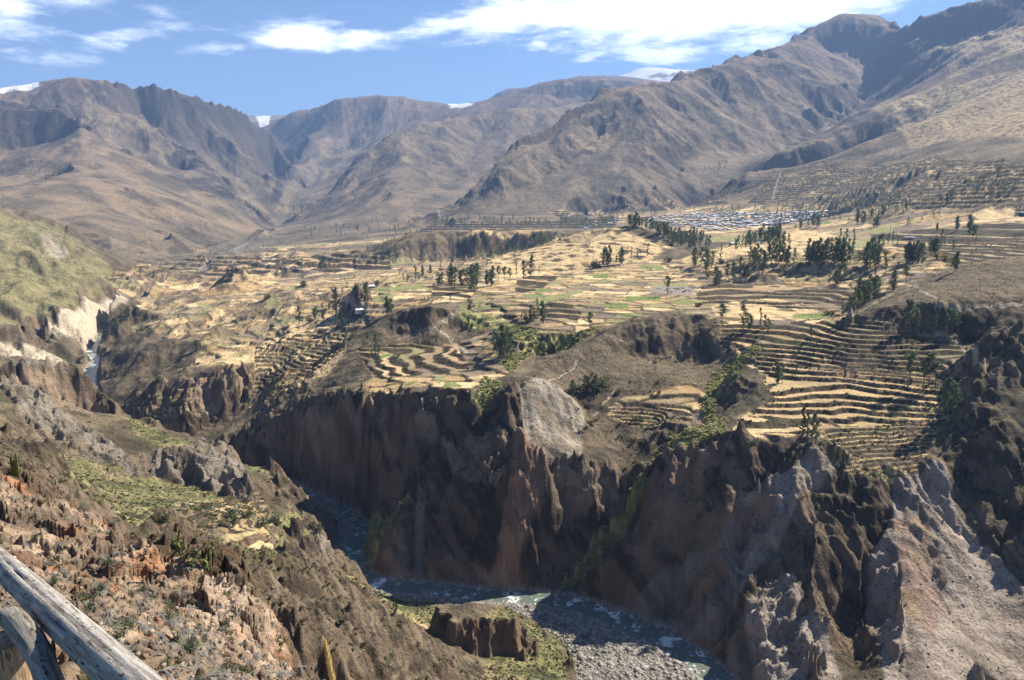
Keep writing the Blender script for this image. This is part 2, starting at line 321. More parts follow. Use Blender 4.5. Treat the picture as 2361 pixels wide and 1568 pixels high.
# ---- noise helpers (numpy, float32)
POOL = ThreadPoolExecutor(4)
_rs = np.random.RandomState(7)
PERM = np.concatenate([_rs.permutation(1024)]*3).astype(np.int32)
GANG = _rs.rand(1024).astype(np.float32)*2*np.pi
GX, GY = np.cos(GANG), np.sin(GANG)
RND = _rs.rand(1024).astype(np.float32)
RND2 = _rs.rand(1024).astype(np.float32)
def par(fn, *arrs):
    shp = arrs[0].shape
    fl = [np.ascontiguousarray(a, dtype=np.float32).ravel() for a in arrs]
    n = fl[0].size; k = max(1, n//120000)
    parts = [[f[i*n//k:(i+1)*n//k] for f in fl] for i in range(k)]
    res = list(POOL.map(lambda p: fn(*p), parts))
    if isinstance(res[0], tuple):
        return tuple(np.concatenate([r[j] for r in res]).reshape(shp) for j in range(len(res[0])))
    return np.concatenate(res).reshape(shp)
def _hash(ix, iy, seed):
    return PERM[(ix+seed*57 & 1023)+PERM[(iy+seed*131) & 1023]]
def _gn(x, y, seed):
    fx = np.floor(x); fy = np.floor(y)
    ix = fx.astype(np.int32); iy = fy.astype(np.int32)
    dx = x-fx; dy = y-fy
    u = dx*dx*dx*(dx*(dx*6-15)+10); v = dy*dy*dy*(dy*(dy*6-15)+10)
    def g(i, j):
        h = _hash(ix+i, iy+j, seed)
        return GX[h]*(dx-i)+GY[h]*(dy-j)
    a = g(0, 0); b = g(1, 0); c = g(0, 1); d = g(1, 1)
    return ((a+(b-a)*u)*(1-v)+(c+(d-c)*u)*v)*1.5
def gn(x, y, lam, seed=0):
    return par(lambda a, b: _gn(a/lam, b/lam, seed), x, y)
def fbm(x, y, lam, octs, seed=0, gain=.5, ridge=False):
    def f(a, b):
        s = np.zeros_like(a); amp = 1.0; l = lam; t = 0
        for o in range(octs):
            n = _gn(a/l+o*17.3, b/l-o*9.1, seed+o)
            if ridge: n = 1-2*np.abs(n)
            s += n*amp; t += amp; amp *= gain; l *= .5
        return s/t if ridge else s
    return par(f, x, y)
def _ero(x, y, dx, dy, lam, seed):
    px = x/lam; py = y/lam
    fx = np.floor(px); fy = np.floor(py)
    ix = fx.astype(np.int32); iy = fy.astype(np.int32)
    px = px-fx; py = py-fy
    va = np.zeros_like(x); vb = np.zeros_like(x); wt = np.zeros_like(x)
    for i in range(-1, 3):
        for j in range(-1, 3):
            h = _hash(ix+i, iy+j, seed)
            ax = px-i+(RND[h]-.5)*.9; ay = py-j+(RND2[h]-.5)*.9
            w = np.exp(-(ax*ax+ay*ay)*2)
            m = (ax*dx+ay*dy)*6.2832
            va += np.cos(m)*w; vb += np.sin(m)*w; wt += w
    return va/wt, vb/wt
def erosion(x, y, gx, gy, lam, octs, seed=3, k=2.2, gain=.5, steer=1.0):
    """gullies that run down the slope (gx, gy = gradient of the land); returns height in units of lam"""
    def f(x, y, gx, gy):
        h = np.zeros_like(x); a = 1.0; l = lam; px = gx.copy(); py = gy.copy(); sl = np.sqrt(gx*gx+gy*gy)
        for o in range(octs):
            n = np.sqrt(px*px+py*py)+1e-6
            q = np.minimum(n*k, 1.0)/n
            cx, cy = -py*q, px*q
            va, vb = _ero(x, y, cx, cy, l, seed+o*7)
            h += va*a
            px = px-vb*cx*steer*sl; py = py-vb*cy*steer*sl
            a *= gain; l *= .5
        return h
    return par(f, x, y, gx, gy)
def sstep(a, b, x):
    t = np.clip((x-a)/(b-a), 0, 1)
    return t*t*(3-2*t)
def mix(a, b, t): return a+(b-a)*t

# ---- base land: smooth interpolation of the control lines in (azimuth, log distance)
def control():
    P = []
    def add(x, y, z):
        P.append((math.atan2(x, y), .5*math.log(x*x+y*y), z))
    for lst, stp0 in ((LINES, .016), (MOUNT, .022)):
        for pts, back in lst:
            W = [world(*p) for p in pts]; stp = stp0*.62 if back else stp0
            for i in range(len(W)):
                a = W[i]
                if i+1 < len(W):
                    b = W[i+1]
                    d = math.hypot(math.atan2(a[0], a[1])-math.atan2(b[0], b[1]), .5*math.log((a[0]**2+a[1]**2)/(b[0]**2+b[1]**2)))
                    n = max(1, int(d/stp))
                else: b = a; n = 1
                for k in range(n):
                    t = k/n
                    q = tuple(a[c]+(b[c]-a[c])*t for c in range(3))
                    add(*q)
                    if back and k % 2 == 0:
                        f, dz = back
                        zb = q[2]-dz
                        if q[1] > 1500: zb = min(q[2]-8, max(zb, -125))
                        add(q[0]*f, q[1]*f, zb)
    for s in SUPPORT: add(*s)
    return np.array(P)
TH0, TH1, S0, S1 = math.radians(-50), math.radians(50), math.log(1.3), math.log(17500.0)
NGT, NGS = 420, 900
def base_grid():
    P = control()
    # drop near-duplicates
    key = set(); keep = []
    for i, p in enumerate(P):
        q = (round(p[0]/.004), round(p[1]/.004))
        if q in key: continue
        key.add(q); keep.append(i)
    P = P[keep]
    rr = np.exp(P[:, 1])
    A = P[:, :2]
    D = np.sqrt(((A[:, None]-A[None])**2).sum(-1))
    n = len(P)
    # two fields blended by distance keep far peaks from rippling the near ground
    val = P[:, 2]/np.sqrt(rr)          # height scaled by sqrt(distance): conditions the fit
    M = np.zeros((n+3, n+3)); M[:n, :n] = D**.75-np.eye(n)*0.003
    M[:n, n] = 1; M[:n, n+1:] = A; M[n, :n] = 1; M[n+1:, :n] = A.T
    w = np.linalg.solve(M, np.concatenate([val, [0, 0, 0]]))
    th = np.linspace(TH0, TH1, NGT); s = np.linspace(S0, S1, NGS)
    G = np.stack(np.meshgrid(th, s), -1).reshape(-1, 2).astype(np.float32)
    A32 = A.astype(np.float32); w32 = w[:n].astype(np.float32)
    def ev(g):
        a = g[:, :1]-A32[None, :, 0]; a *= a
        b = g[:, 1:]-A32[None, :, 1]; b *= b
        a += b; np.sqrt(a, out=a); b = np.sqrt(a); a = np.sqrt(b); a *= b
        return a@w32
    ch = np.array_split(G, 2000)
    H = np.concatenate(list(POOL.map(ev, ch)))
    H = H+w[n]+G@w[n+1:].astype(np.float32)
    H = H.reshape(NGS, NGT)*np.exp(s/2)[:, None]
    return H.astype(np.float32), n
def sample(H, x, y):
    def f(x, y):
        t = (np.arctan2(x, y)-TH0)/(TH1-TH0)*(NGT-1)
        s = (.5*np.log(x*x+y*y)-S0)/(S1-S0)*(NGS-1)
        t = np.clip(t, 1, NGT-3.001); s = np.clip(s, 1, NGS-3.001)
        it = t.astype(np.int32); js = s.astype(np.int32)
        ft = (t-it).astype(np.float32); fs = (s-js).astype(np.float32)
        def cw(f):  # cubic B-ish (Catmull-Rom)
            return (-.5*f+f*f-.5*f**3, 1-2.5*f*f+1.5*f**3, .5*f+2*f*f-1.5*f**3, -.5*f*f+.5*f**3)
        wt = cw(ft); ws = cw(fs); o = np.zeros_like(x)
        for j in range(4):
            row = np.zeros_like(x)
            for i in range(4):
                row += H[js+j-1, it+i-1]*wt[i]
            o += row*ws[j]
        return o
    return par(f, x, y)
# ---- areas traced on the photo frame, carried onto the land they cover
MW, MH = 1181, 784
def poly(pts, img, val=1.0):
    P = np.array(pts, float)/2
    x0, y0 = np.maximum(np.floor(P.min(0)).astype(int), 0); x1 = min(int(P[:, 0].max())+1, MW-1); y1 = min(int(P[:, 1].max())+1, MH-1)
    if x1 < x0 or y1 < y0: return
    xx, yy = np.meshgrid(np.arange(x0, x1+1), np.arange(y0, y1+1))
    ins = np.zeros(xx.shape, bool)
    for i in range(len(P)):
        xa, ya = P[i]; xb, yb = P[(i+1) % len(P)]
        if ya == yb: continue
        c = (ya > yy) != (yb > yy)
        ins ^= c & (xx < (xb-xa)*(yy-ya)/(yb-ya)+xa)
    v = img[y0:y1+1, x0:x1+1]; v[ins] = val
def blur(a, n=2):
    for _ in range(n):
        a = (np.roll(a, 1, 0)+a*2+np.roll(a, -1, 0))/4
        a = (np.roll(a, 1, 1)+a*2+np.roll(a, -1, 1))/4
    return a
def layer(polys, n=2):
    m = np.zeros((MH, MW), np.float32)
    for p in polys: poly(p, m)
    return blur(m, n)
AREAS = dict(
 field=[ # cultivated flats
  [(250,650),(420,610),(620,585),(900,575),(1180,570),(1180,600),(1300,640),(1500,600),(1600,600),(1640,590),(1700,560),(1830,530),(1990,520),(2361,500),(2361,590),(2200,612),(2100,650),(2010,690),(1960,720),(1940,750),(1640,735),(1560,715),(1440,740),(1240,790),(1180,860),(1100,900),(960,915),(800,915),(860,870),(980,800),(1060,790),(1140,760),(1060,715),(985,700),(930,712),(850,740),(700,860),(620,850),(600,820),(560,845),(430,868),(470,800),(360,780),(300,760),(330,700),(270,680)],
  [(1690,990),(1720,960),(1800,930),(1760,860),(1700,830),(1690,750),(1940,760),(2230,790),(2240,860),(2200,960),(2140,1000),(1940,990),(1880,1015),(1750,1015)],
  [(1400,960),(1440,920),(1600,880),(1640,930),(1620,1000),(1500,985)],
  [(640,570),(1180,530),(1300,505),(1650,470),(1950,480),(2361,450),(2361,500),(1960,530),(1900,535),(1700,545),(1560,540),(1440,520),(1300,530),(1180,545),(950,555),(640,580)],
  [(430,1240),(520,1200),(640,1215),(650,1255),(620,1278),(520,1250)],
 ],
 terr=[ # terraced slopes
  [(590,800),(740,770),(800,770),(790,800),(740,850),(660,900),(600,950),(545,930),(590,870)],
  [(600,900),(660,850),(720,850),(620,950)],
  [(1940,735),(2050,735),(2160,760),(2230,800),(2230,860),(2160,850),(2040,830),(1940,800),(1820,800),(1660,800),(1660,740)],
  [(1730,790),(1900,790),(2060,820),(2170,850),(2230,870),(2190,980),(2060,985),(1960,990),(1900,960),(1800,930),(1760,880)],
  [(1900,985),(2170,985),(2140,1060),(2100,1110),(1930,1105),(1915,1040)],
  [(1700,960),(1840,900),(1900,960),(1880,1000),(1700,1000)],
  [(1240,700),(1300,690),(1340,720),(1330,745),(1240,735)],
  [(1620,655),(1960,655),(1960,715),(1600,700)],
  [(1780,400),(2000,380),(2361,370),(2361,480),(1900,480),(1720,470)],
  [(1680,470),(1300,505),(1260,490),(1650,450)],
  [(2000,540),(2361,510),(2361,590),(2200,610),(2120,590)],
  [(1080,655),(1000,650),(990,690),(1080,690),(1110,660)],
  [(1190,640),(1300,625),(1250,665),(1190,680)],
  [(820,800),(960,790),(1060,800),(1080,850),(960,870),(860,870)],
  [(1400,940),(1600,930),(1600,980),(1450,985)],
  [(340,930),(420,900),(470,960),(400,985),(300,960)],
  [(200,640),(420,600),(900,580),(900,620),(500,640)],
  [(1000,520),(1420,500),(1420,525),(950,535)],
  [(400,1160),(600,1140),(650,1200),(600,1230),(450,1225)],
 ],
 gully=[ # yellow-green scrub along the gully
  [(1740,790),(1690,830),(1640,870),(1620,930),(1625,975),(1560,1010),(1510,1050),(1480,1120),(1530,1075),(1600,1040),(1680,1000),(1650,960),(1660,900),(1720,840),(1760,800)],
  [(1480,1120),(1440,1190),(1360,1270),(1290,1350),(1350,1340),(1430,1240),(1500,1130)],
  [(840,1260),(870,1210),(940,1160),(950,1175),(900,1230),(850,1300)],
  [(1060,720),(1120,720),(1250,770),(1230,800),(1150,760),(1080,760)],
  [(1290,770),(1400,745),(1330,790),(1200,830),(1180,860),(1150,830)],
  [(1110,880),(1160,880),(1120,930),(1080,940)],
 ],
 green=[ # olive green grass and herbs on the left bank
  [(-5,500),(100,520),(250,610),(300,690),(200,702),(110,720),(60,745),(-5,760)],
  [(150,1060),(300,1100),(420,1110),(560,1150),(650,1190),(690,1170),(640,1100),(560,1085),(590,1080),(640,1090),(700,1180),(780,1190),(760,1200),(640,1210),(560,1190),(420,1240),(330,1230),(200,1170),(140,1110)],
  [(860,1372),(1040,1390),(1040,1440),(960,1450),(900,1430),(840,1380)],
  [(640,1180),(740,1240),(700,1300),(600,1270)],
  [(740,1320),(860,1370),(1000,1480),(900,1440),(820,1390)],
  [(280,960),(420,1010),(520,1050),(480,1060),(330,1020)],
  [(1200,1430),(1330,1480),(1340,1568),(1100,1568),(1130,1480)],
  [(450,1240),(700,1310),(760,1350),(600,1330),(430,1270)],
 ],
 straw=[ # golden dry grass
  [(420,860),(480,820),(600,800),(620,780),(720,740),(800,740),(700,790),(600,840),(560,848)],
  [(600,945),(640,930),(760,860),(800,800),(770,800),(700,860)],
  [(1690,1000),(1700,975),(1760,960),(1830,990),(1760,1015)],
  [(1120,600),(1400,520),(1560,560),(1500,600),(1250,640),(1150,660)],
  [(1640,700),(1780,680),(1900,720),(1800,735),(1650,730)],
  [(1560,600),(1700,560),(1860,530),(1980,560),(1950,590),(1700,590),(1640,610)],
  [(1300,600),(1400,560),(1410,600),(1330,640)],
  [(940,1430),(1030,1420),(1030,1450),(960,1455)],
  [(2000,255),(2361,150),(2361,330),(2100,330)],
  [(2060,90),(2361,60),(2361,110),(2200,180)],
  [(560,1200),(640,1220),(650,1255),(620,1280),(500,1245)],
 ],
 pale=[ # pale scree and bare cliffs
  [(1200,880),(1250,875),(1340,935),(1300,970),(1340,1050),(1300,1080),(1220,1060),(1200,960)],
  [(1700,1150),(1760,1100),(1830,1090),(1870,1040),(1925,1055),(1920,1100),(1850,1140),(1800,1250),(1700,1400),(1640,1480),(1500,1450),(1420,1400),(1560,1290),(1660,1250),(1700,1180)],
  [(2060,1110),(2180,1080),(2200,1180),(2300,1300),(2400,1400),(2400,1590),(2050,1590),(2000,1450),(2010,1280),(2060,1180)],
  [(1720,1400),(1820,1280),(1860,1400),(1960,1590),(1650,1590)],
  [(100,760),(150,712),(280,690),(300,700),(230,750),(200,800),(140,780)],
  [(90,545),(130,550),(160,590),(120,595)],
  [(-5,880),(50,950),(200,1060),(330,1110),(300,1060),(230,1000),(150,960),(90,900),(-5,850)],
  [(330,1050),(470,1020),(560,1080),(600,1160),(500,1130),(350,1100)],
  [(700,1210),(750,1260),(775,1310),(740,1300),(700,1240)],
  [(962,1150),(980,1150),(970,1300),(952,1320)],
  [(480,600),(600,560),(620,575),(540,590)],
  [(0,790),(80,800),(180,850),(100,850),(-5,840)],
 ],
 pink=[ # rose and ochre tints in the cliff
  [(1690,1150),(1790,1130),(1770,1230),(1680,1330),(1600,1420),(1560,1400),(1640,1290)],
  [(1170,1090),(1215,1080),(1260,1130),(1240,1220),(1180,1360),(1150,1340),(1180,1200)],
  [(2060,1190),(2130,1200),(2180,1330),(2150,1480),(2060,1400),(2080,1290)],
  [(860,1080),(940,1060),(930,1150),(850,1160)],
  [(1500,1120),(1620,1080),(1620,1180),(1480,1290),(1440,1280)],
 ],
 orange=[ # foreground rock spur and its outliers
  [(-5,1090),(130,1165),(240,1195),(300,1275),(400,1280),(500,1320),(560,1370),(645,1455),(690,1590),(-5,1590)],
  [(1000,1430),(1010,1470),(960,1480),(930,1440),(960,1440)],
 ],
 crag=[ # dark volcanic crags
  [(-5,230),(150,240),(190,300),(190,365),(120,380),(60,420),(-5,480),(-5,330)],
  [(380,360),(430,335),(480,380),(545,450),(540,470),(450,440),(400,400)],
  [(260,200),(400,200),(500,240),(600,290),(640,330),(600,330),(500,280),(350,240)],
  [(620,470),(650,400),(700,320),(720,330),(680,400),(640,470)],
  [(600,290),(640,340),(660,380),(640,420),(590,360)],
  [(2050,110),(2130,30),(2250,5),(2361,30),(2361,90),(2200,100),(2060,150),(2040,140)],
  [(1810,103),(1830,90),(1870,76),(1860,100)],
  [(1700,150),(1830,140),(1850,170),(1750,185)],
  [(1200,210),(1350,172),(1480,180),(1440,200),(1300,230)],
  [(180,480),(240,520),(260,580),(150,560)],
 ],
 dark=[ # dark scrubby canyon walls, darkened further to put their shade in the colour
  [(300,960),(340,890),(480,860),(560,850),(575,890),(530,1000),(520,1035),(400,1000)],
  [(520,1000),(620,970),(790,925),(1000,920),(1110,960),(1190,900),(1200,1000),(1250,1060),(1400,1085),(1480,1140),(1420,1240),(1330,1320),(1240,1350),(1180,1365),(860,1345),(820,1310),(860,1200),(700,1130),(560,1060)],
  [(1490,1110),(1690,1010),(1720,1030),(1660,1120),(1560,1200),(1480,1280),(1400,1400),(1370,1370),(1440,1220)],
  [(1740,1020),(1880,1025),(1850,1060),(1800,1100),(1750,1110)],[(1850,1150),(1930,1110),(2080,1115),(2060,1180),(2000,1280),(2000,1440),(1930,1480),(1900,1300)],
  [(2170,1010),(2280,930),(2361,1000),(2361,1240),(2260,1180),(2180,1090)],[(1980,720),(2160,695),(2361,690),(2361,740),(2240,800),(2180,770),(1990,745)],  # last patch paints in the shade on the near right hillside
 ],
 spur=[[(1195,885),(1250,872),(1300,900),(1350,945),(1335,1060),(1260,1055),(1220,1040),(1200,960)]],
 broad=[[(1700,960),(1760,890),(1790,830),(1900,850),(2060,870),(2180,900),(2180,965),(1990,985),(1900,975),(1860,1010),(1700,1005)]],
 tanwall=[[(560,1000),(620,965),(790,925),(1000,930),(1010,985),(900,1030),(840,1060),(760,1050),(700,1010),(600,1025)],[(340,895),(480,862),(560,852),(572,900),(500,950),(420,960),(340,930)],[(1240,1075),(1420,1090),(1470,1140),(1400,1200),(1280,1180)],[(0,850),(180,865),(260,970),(180,960),(60,900)],[(1520,1080),(1680,1020),(1700,1060),(1560,1130)],[(860,1320),(900,1230),(960,1250),(1180,1320),(1180,1365),(870,1345)],[(1160,1130),(1060,1120),(1010,1010),(1080,1000),(1180,1010)]],
 gravel=[[(1350,1600),(1330,1540),(1300,1490),(1240,1440),(1150,1398),(1010,1394),(1010,1375),(1180,1372),(1290,1368),(1400,1405),(1500,1445),(1600,1490),(1660,1540),(1700,1600)],[(770,1200),(800,1185),(850,1200),(835,1270),(800,1290),(770,1260)]],
 smooth=[[(1190,880),(1260,868),(1350,935),(1480,1060),(1440,1100),(1330,1060),(1220,1060)],[(140,1080),(330,1115),(560,1170),(700,1190),(650,1290),(450,1250),(300,1230)],[(850,740),(985,690),(1080,720),(1070,805),(900,812)],[(1960,720),(2100,650),(2200,600),(2361,585),(2361,740),(2280,790),(2240,830),(1980,800)],[(1240,830),(1400,765),(1560,715),(1660,730),(1690,850),(1640,900),(1250,900)]],
 snow=[ # snow on the far tops
  [(590,268),(625,268),(615,292),(600,290)],[(1030,236),(1095,240),(1080,250),(1040,246)],[(1440,168),(1490,153),(1560,160),(1545,175),(1500,166),(1460,176)],[(-5,205),(30,196),(80,188),(100,192),(30,206),(-5,216)],
 ],
)
LEAF = [ # fields with living green (polygon, strength: 1 bright .. .3 pale)
 ([(1444,683),(1524,682),(1524,694),(1444,694)],.9),([(1385,702),(1446,699),(1452,710),(1410,714)],.8),([(1553,694),(1597,693),(1597,704),(1560,704)],.7),([(1365,634),(1403,633),(1398,642),(1370,642)],.9),
 ([(1204,678),(1250,678),(1253,687),(1210,687)],.7),([(1230,665),(1270,664),(1275,674),(1232,674)],.8),([(1474,612),(1528,611),(1532,620),(1480,621)],.6),([(1418,723),(1480,721),(1488,730),(1425,731)],.6),
 ([(1221,692),(1340,666),(1345,674),(1250,700)],.45),([(1821,683),(1890,681),(1896,692),(1826,692)],.8),([(1830,726),(1905,723),(1908,735),(1827,736)],.8),([(2093,506),(2106,506),(2106,512),(2093,512)],1.),([(1888,513),(1915,513),(1915,518),(1888,518)],.8),
 ([(872,822),(902,809),(911,812),(880,828),(850,838),(848,834)],1.),([(930,890),(958,876),(963,878),(944,892)],1.),([(1018,892),(1030,877),(1068,889),(1060,894)],.65),([(998,880),(1012,868),(1032,868),(1015,885)],.4),
 ([(858,668),(978,655),(975,667),(870,676)],.5),([(853,690),(870,680),(908,680),(905,698),(860,698)],.5),([(617,700),(668,698),(672,708),(620,710)],.5),([(1053,702),(1178,700),(1178,712),(1060,711)],.6),
 ([(2050,937),(2105,935),(2120,942),(2070,948)],.6),([(1990,965),(2090,958),(2095,968),(2010,972)],.7),([(1940,560),(2080,540),(2110,545),(1960,575)],.35),([(600,570),(760,560),(760,566),(610,576)],.15),([(1600,545),(1800,540),(1790,556),(1650,560)],.3),
 ([(2240,595),(2300,588),(2250,604),(2220,606)],.6),([(620,745),(700,738),(690,748),(630,752)],.4),([(1500,660),(1580,650),(1590,660),(1510,668)],.3),([(2000,530),(2060,524),(2060,534),(2000,538)],.5),([(2290,518),(2361,512),(2361,522),(2290,526)],.6)]
PATHS = [ # (points, half width m)
 ([(1072,716),(1040,726),(1015,740),(1008,755),(1018,770),(1040,785),(1060,800),(1075,815)],1.6),([(1008,755),(960,768),(915,785)],.8),
 ([(620,760),(700,742),(790,715),(880,716)],2.),([(1960,745),(1985,720),(2020,697),(2060,680),(2110,662)],1.6),([(2110,662),(2060,645),(2000,630),(1950,627)],1.4),([(2110,662),(2140,680),(2160,688)],1.),
 ([(2160,770),(2220,800),(2250,840),(2290,880)],1.2),([(1330,830),(1322,850),(1290,870),(1260,878)],.8),([(2361,700),(2250,708),(2160,712)],1.5),
 ([(1000,498),(1150,502),(1300,498),(1420,485)],4.),([(1700,470),(1780,455),(1790,430),(1800,400)],4.),([(1850,700),(1700,710),(1600,725)],1.),([(1370,960),(1400,930),(1420,900)],.8),
 ([(480,625),(560,618),(640,600),(700,585)],3.)]
def project(x, y, z):
    dep = y*math.cos(PITCH)-z*math.sin(PITCH); up = y*math.sin(PITCH)+z*math.cos(PITCH)
    dep = np.maximum(dep, .5)
    return 1180.5+FP*x/dep, 784-FP*up/dep
def look(m, U, V):
    u = np.clip(U/2, 0, MW-2); v = np.clip(V/2, 0, MH-2)
    iu = u.astype(np.int32); iv = v.astype(np.int32); fu = u-iu; fv = v-iv
    return (m[iv, iu]*(1-fu)+m[iv, iu+1]*fu)*(1-fv)+(m[iv+1, iu]*(1-fu)+m[iv+1, iu+1]*fu)*fv
def grad(Z, s, th, R):
    zr = np.gradient(Z, axis=0)/np.gradient(s[:, 0])[:, None]/R
    zt = np.gradient(Z, axis=1)/(th[0, 1]-th[0, 0])/R
    sn, cs = np.sin(th), np.cos(th)
    return (zr*sn+zt*cs).astype(np.float32), (zr*cs-zt*sn).astype(np.float32)
RIV = [(1720,1640),(1630,1545),(1540,1482),(1440,1436),(1340,1402),(1240,1383),(1130,1378),(1000,1362),(900,1358),(850,1338),(818,1305),(815,1265),(836,1215),(800,1183),(745,1160),(695,1132)]
RIVW = [world(u, v, -201.0)[:2] for u, v in RIV]+[(-200,545),(-262,590),(-325,622),(-385,690),(-440,790),(-480,870),(-497,915),(-530,960),(-560,1050),(-610,1150),(-640,1300),(-690,1450),(-720,1600),(-760,1900),(-900,2400),(-1050,3300)]
RIVH = [7,7,7,7,6.5,6,6,6,6,5,4.5,4.5,4.5,4,4,4]+[6]*17
def polydist(x, y, pts, hw=None):
    """distance to a polyline and the half width there"""
    def f(x, y):
        d = np.full(x.shape, 1e9, np.float32); h = np.ones_like(x)
        for i in range(len(pts)-1):
            ax, ay = pts[i]; bx, by = pts[i+1]
            vx, vy = bx-ax, by-ay; L = vx*vx+vy*vy+1e-9
            t = np.clip(((x-ax)*vx+(y-ay)*vy)/L, 0, 1)
            q = (x-ax-t*vx)**2+(y-ay-t*vy)**2
            m = q < d
            d = np.where(m, q, d)
            if hw is not None: h = np.where(m, hw[i]+(hw[i+1]-hw[i])*t, h)
        return np.sqrt(d), h.astype(np.float32)
    return par(f, x, y)
def water_z(y): return -200.0+np.clip((y-500)/1000, 0, 1)*12+np.clip((y-1500)/2000, 0, 1)*10

def voro(x, y, cx_, cy_, seed):
    """nearest two jittered cell points: F1, F2, centre x, y, cell random"""
    def f(x, y):
        px = x/cx_; py = y/cy_; ix = np.floor(px).astype(np.int32); iy = np.floor(py).astype(np.int32)
        f1 = np.full(x.shape, 9., np.float32); f2 = f1.copy(); ox = np.zeros_like(x); oy = np.zeros_like(x); rn = np.zeros_like(x)
        for i in (-1, 0, 1):
            for j in (-1, 0, 1):
                h = _hash(ix+i, iy+j, seed)
                qx = ix+i+.5+(RND[h]-.5)*.8; qy = iy+j+.5+(RND2[h]-.5)*.8
                d = np.sqrt((px-qx)**2+(py-qy)**2)
                m = d < f1
                f2 = np.where(m, f1, np.minimum(f2, d)); f1 = np.where(m, d, f1)
                ox = np.where(m, qx*cx_, ox); oy = np.where(m, qy*cy_, oy); rn = np.where(m, RND[(h*7+3) & 1023], rn)
        return f1, f2, ox.astype(np.float32), oy.astype(np.float32), rn.astype(np.float32)
    return par(f, x, y)
C = lambda *a: np.array(a, np.float32)

def build_land(s, th):
    """returns X, Y, Z, colour, rough-mask on the polar lattice"""
    H, n = base_grid()
    R = (np.exp(s)*np.ones_like(th)).astype(np.float32)
    X = (R*np.sin(th)).astype(np.float32); Y = (R*np.cos(th)).astype(np.float32)
    # meandering of walls and ridges
    far = sstep(1500, 3000, R); mid = sstep(650, 1000, R)*(1-far*.8); can = sstep(84, 130, R)*(1-sstep(900, 1500, R)); near = (1-sstep(70, 130, R))*sstep(12, 25, R)
    wx = np.zeros_like(X); wy = np.zeros_like(X)
    for lam, amp, m, o in ((420, 20, far, 1), (170, 6, far, 2), (70, 2, far, 3), (110, 7, mid, 4), (45, 3, mid, 5), (46, 3.6, can, 6), (19, 2.8, can, 7), (8, 1.7, can, 8), (3.6, .8, can, 12), (6, .8, near, 9), (2.4, .5, near, 10), (1., .22, near, 11)):
        wx += gn(X, Y, lam, 20+o)*m*amp; wy += gn(X, Y, lam, 50+o)*m*amp
    Z0 = sample(H, X+wx, Y+wy)
    gx, gy = grad(Z0, s, th, R)
    # smooth gradient for steering gullies
    Zs = sample(H, X, Y); sx, sy = grad(Zs, s, th, R)
    sl = np.sqrt(gx*gx+gy*gy); ss = np.sqrt(sx*sx+sy*sy)
    U, V = project(X, Y, Zs)
    jx = gn(X, Y, 30, 71)*5*np.clip(600/R, 0, 2); jy = gn(X, Y, 30, 72)*3*np.clip(600/R, 0, 2)
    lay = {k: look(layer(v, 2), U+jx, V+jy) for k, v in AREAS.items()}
    lay['orange'] = lay['orange']*(1-sstep(84, 100, R))
    lay['green'] = lay['green']*sstep(95, 120, R)
    lay['pale'] = lay['pale']*sstep(95, 120, R)
    front = (R > 150)
    lay['field'] = lay['field']*(R > 180)*(R < 3300); lay['terr'] = lay['terr']*(R > 180)
    Z = Z0.copy()
    # mountains: branching gullies
    hi = sstep(1500, 2300, R)*sstep(.08, .3, ss)
    e = erosion(X, Y, sx, sy, 620, 5, seed=3, gain=.42)
    ef = erosion(X, Y, sx, sy, 150, 4, seed=23, gain=.55)
    Z += ef*150*.06*np.clip(ss, 0, .8)*hi
    Z += e*620*.105*np.clip(ss, 0, .75)*hi
    cg = lay['crag']
    rg = fbm(X, Y, 260, 5, 11, ridge=True)
    Z += ((rg-.2)*20*cg+(rg-.2)*6)*hi*sstep(.25, .6, ss)
    # canyon walls
    wall = can*sstep(.35, .9, ss)*(1-.75*lay['smooth'])
    e2 = erosion(X, Y, sx, sy, 34, 4, seed=31, k=1.4)
    Z += e2*34*.16*wall
    e4 = erosion(X, Y, sx, sy, 74, 3, seed=35, k=1.2)
    Z += e4*74*.075*wall
    e3 = erosion(X, Y, sx, sy, 110, 4, seed=41, k=3)
    Z += e3*110*.07*mid*(1-.85*lay['smooth'])*sstep(.1, .35, ss)
    f1 = fbm(X, Y, 24, 4, 61)
    f1 = f1*(1-.6*lay['smooth'])
    Z += f1*(.25+1.6*sstep(.2, .9, ss))*can*(1-lay['field']*.8)
    rug = np.clip(lay['pale']*1.0+lay['pink'], 0, 1)*can*(X < 40)+.35*can*sstep(.6, 1., ss)*(1-lay['smooth'])
    rug = rug*(1-.8*lay['smooth'])
    Z += (fbm(X, Y, 15, 4, 63, ridge=True)-.25)*5.5*rug
    Z += (fbm(X+Z*.5, Y-Z*.4, 8, 3, 64, ridge=True)-.25)*2.6*wall
    # hummocks
    fh = fbm(X, Y, 90, 4, 81)
    Z += fh*2.4*(1-.8*lay['smooth'])*sstep(650, 900, R)*(1-sstep(2200, 2900, R))*(1-lay['field']*.55)
    brown = sstep(600, 800, R)*(1-sstep(2400, 2900, R))*sstep(-.15, -.3, X/Y)
    knob = fbm(X, Y, 120, 3, 91, ridge=True)
    Z += np.maximum(knob-.25, 0)*14*brown*sstep(-40, -80, X)
    # bedding ledges on the canyon walls
    lw = can*sstep(.55, 1.0, ss)*(1-lay['smooth'])
    for stp_, k_, sd_ in ((9., .55, 161), (3.4, .45, 162)):
        q = (Z+fbm(X, Y, 60, 3, sd_)*5+X*.04)/stp_; fr = q-np.floor(q)
        Z += lw*stp_*k_*sstep(-.35, .25, gn(X, Y, 50, sd_+3))*(sstep(.15, .8, fr)-fr)
    # red outcrop standing out of the wall
    ox = [world(u, v, k)[:2] for u, v, k in ((1222,1085,390),(1222,1150,387),(1210,1220,383),(1190,1290,378),(1178,1350,373))]
    od, _ = polydist(X+wx, Y+wy*.3, ox)
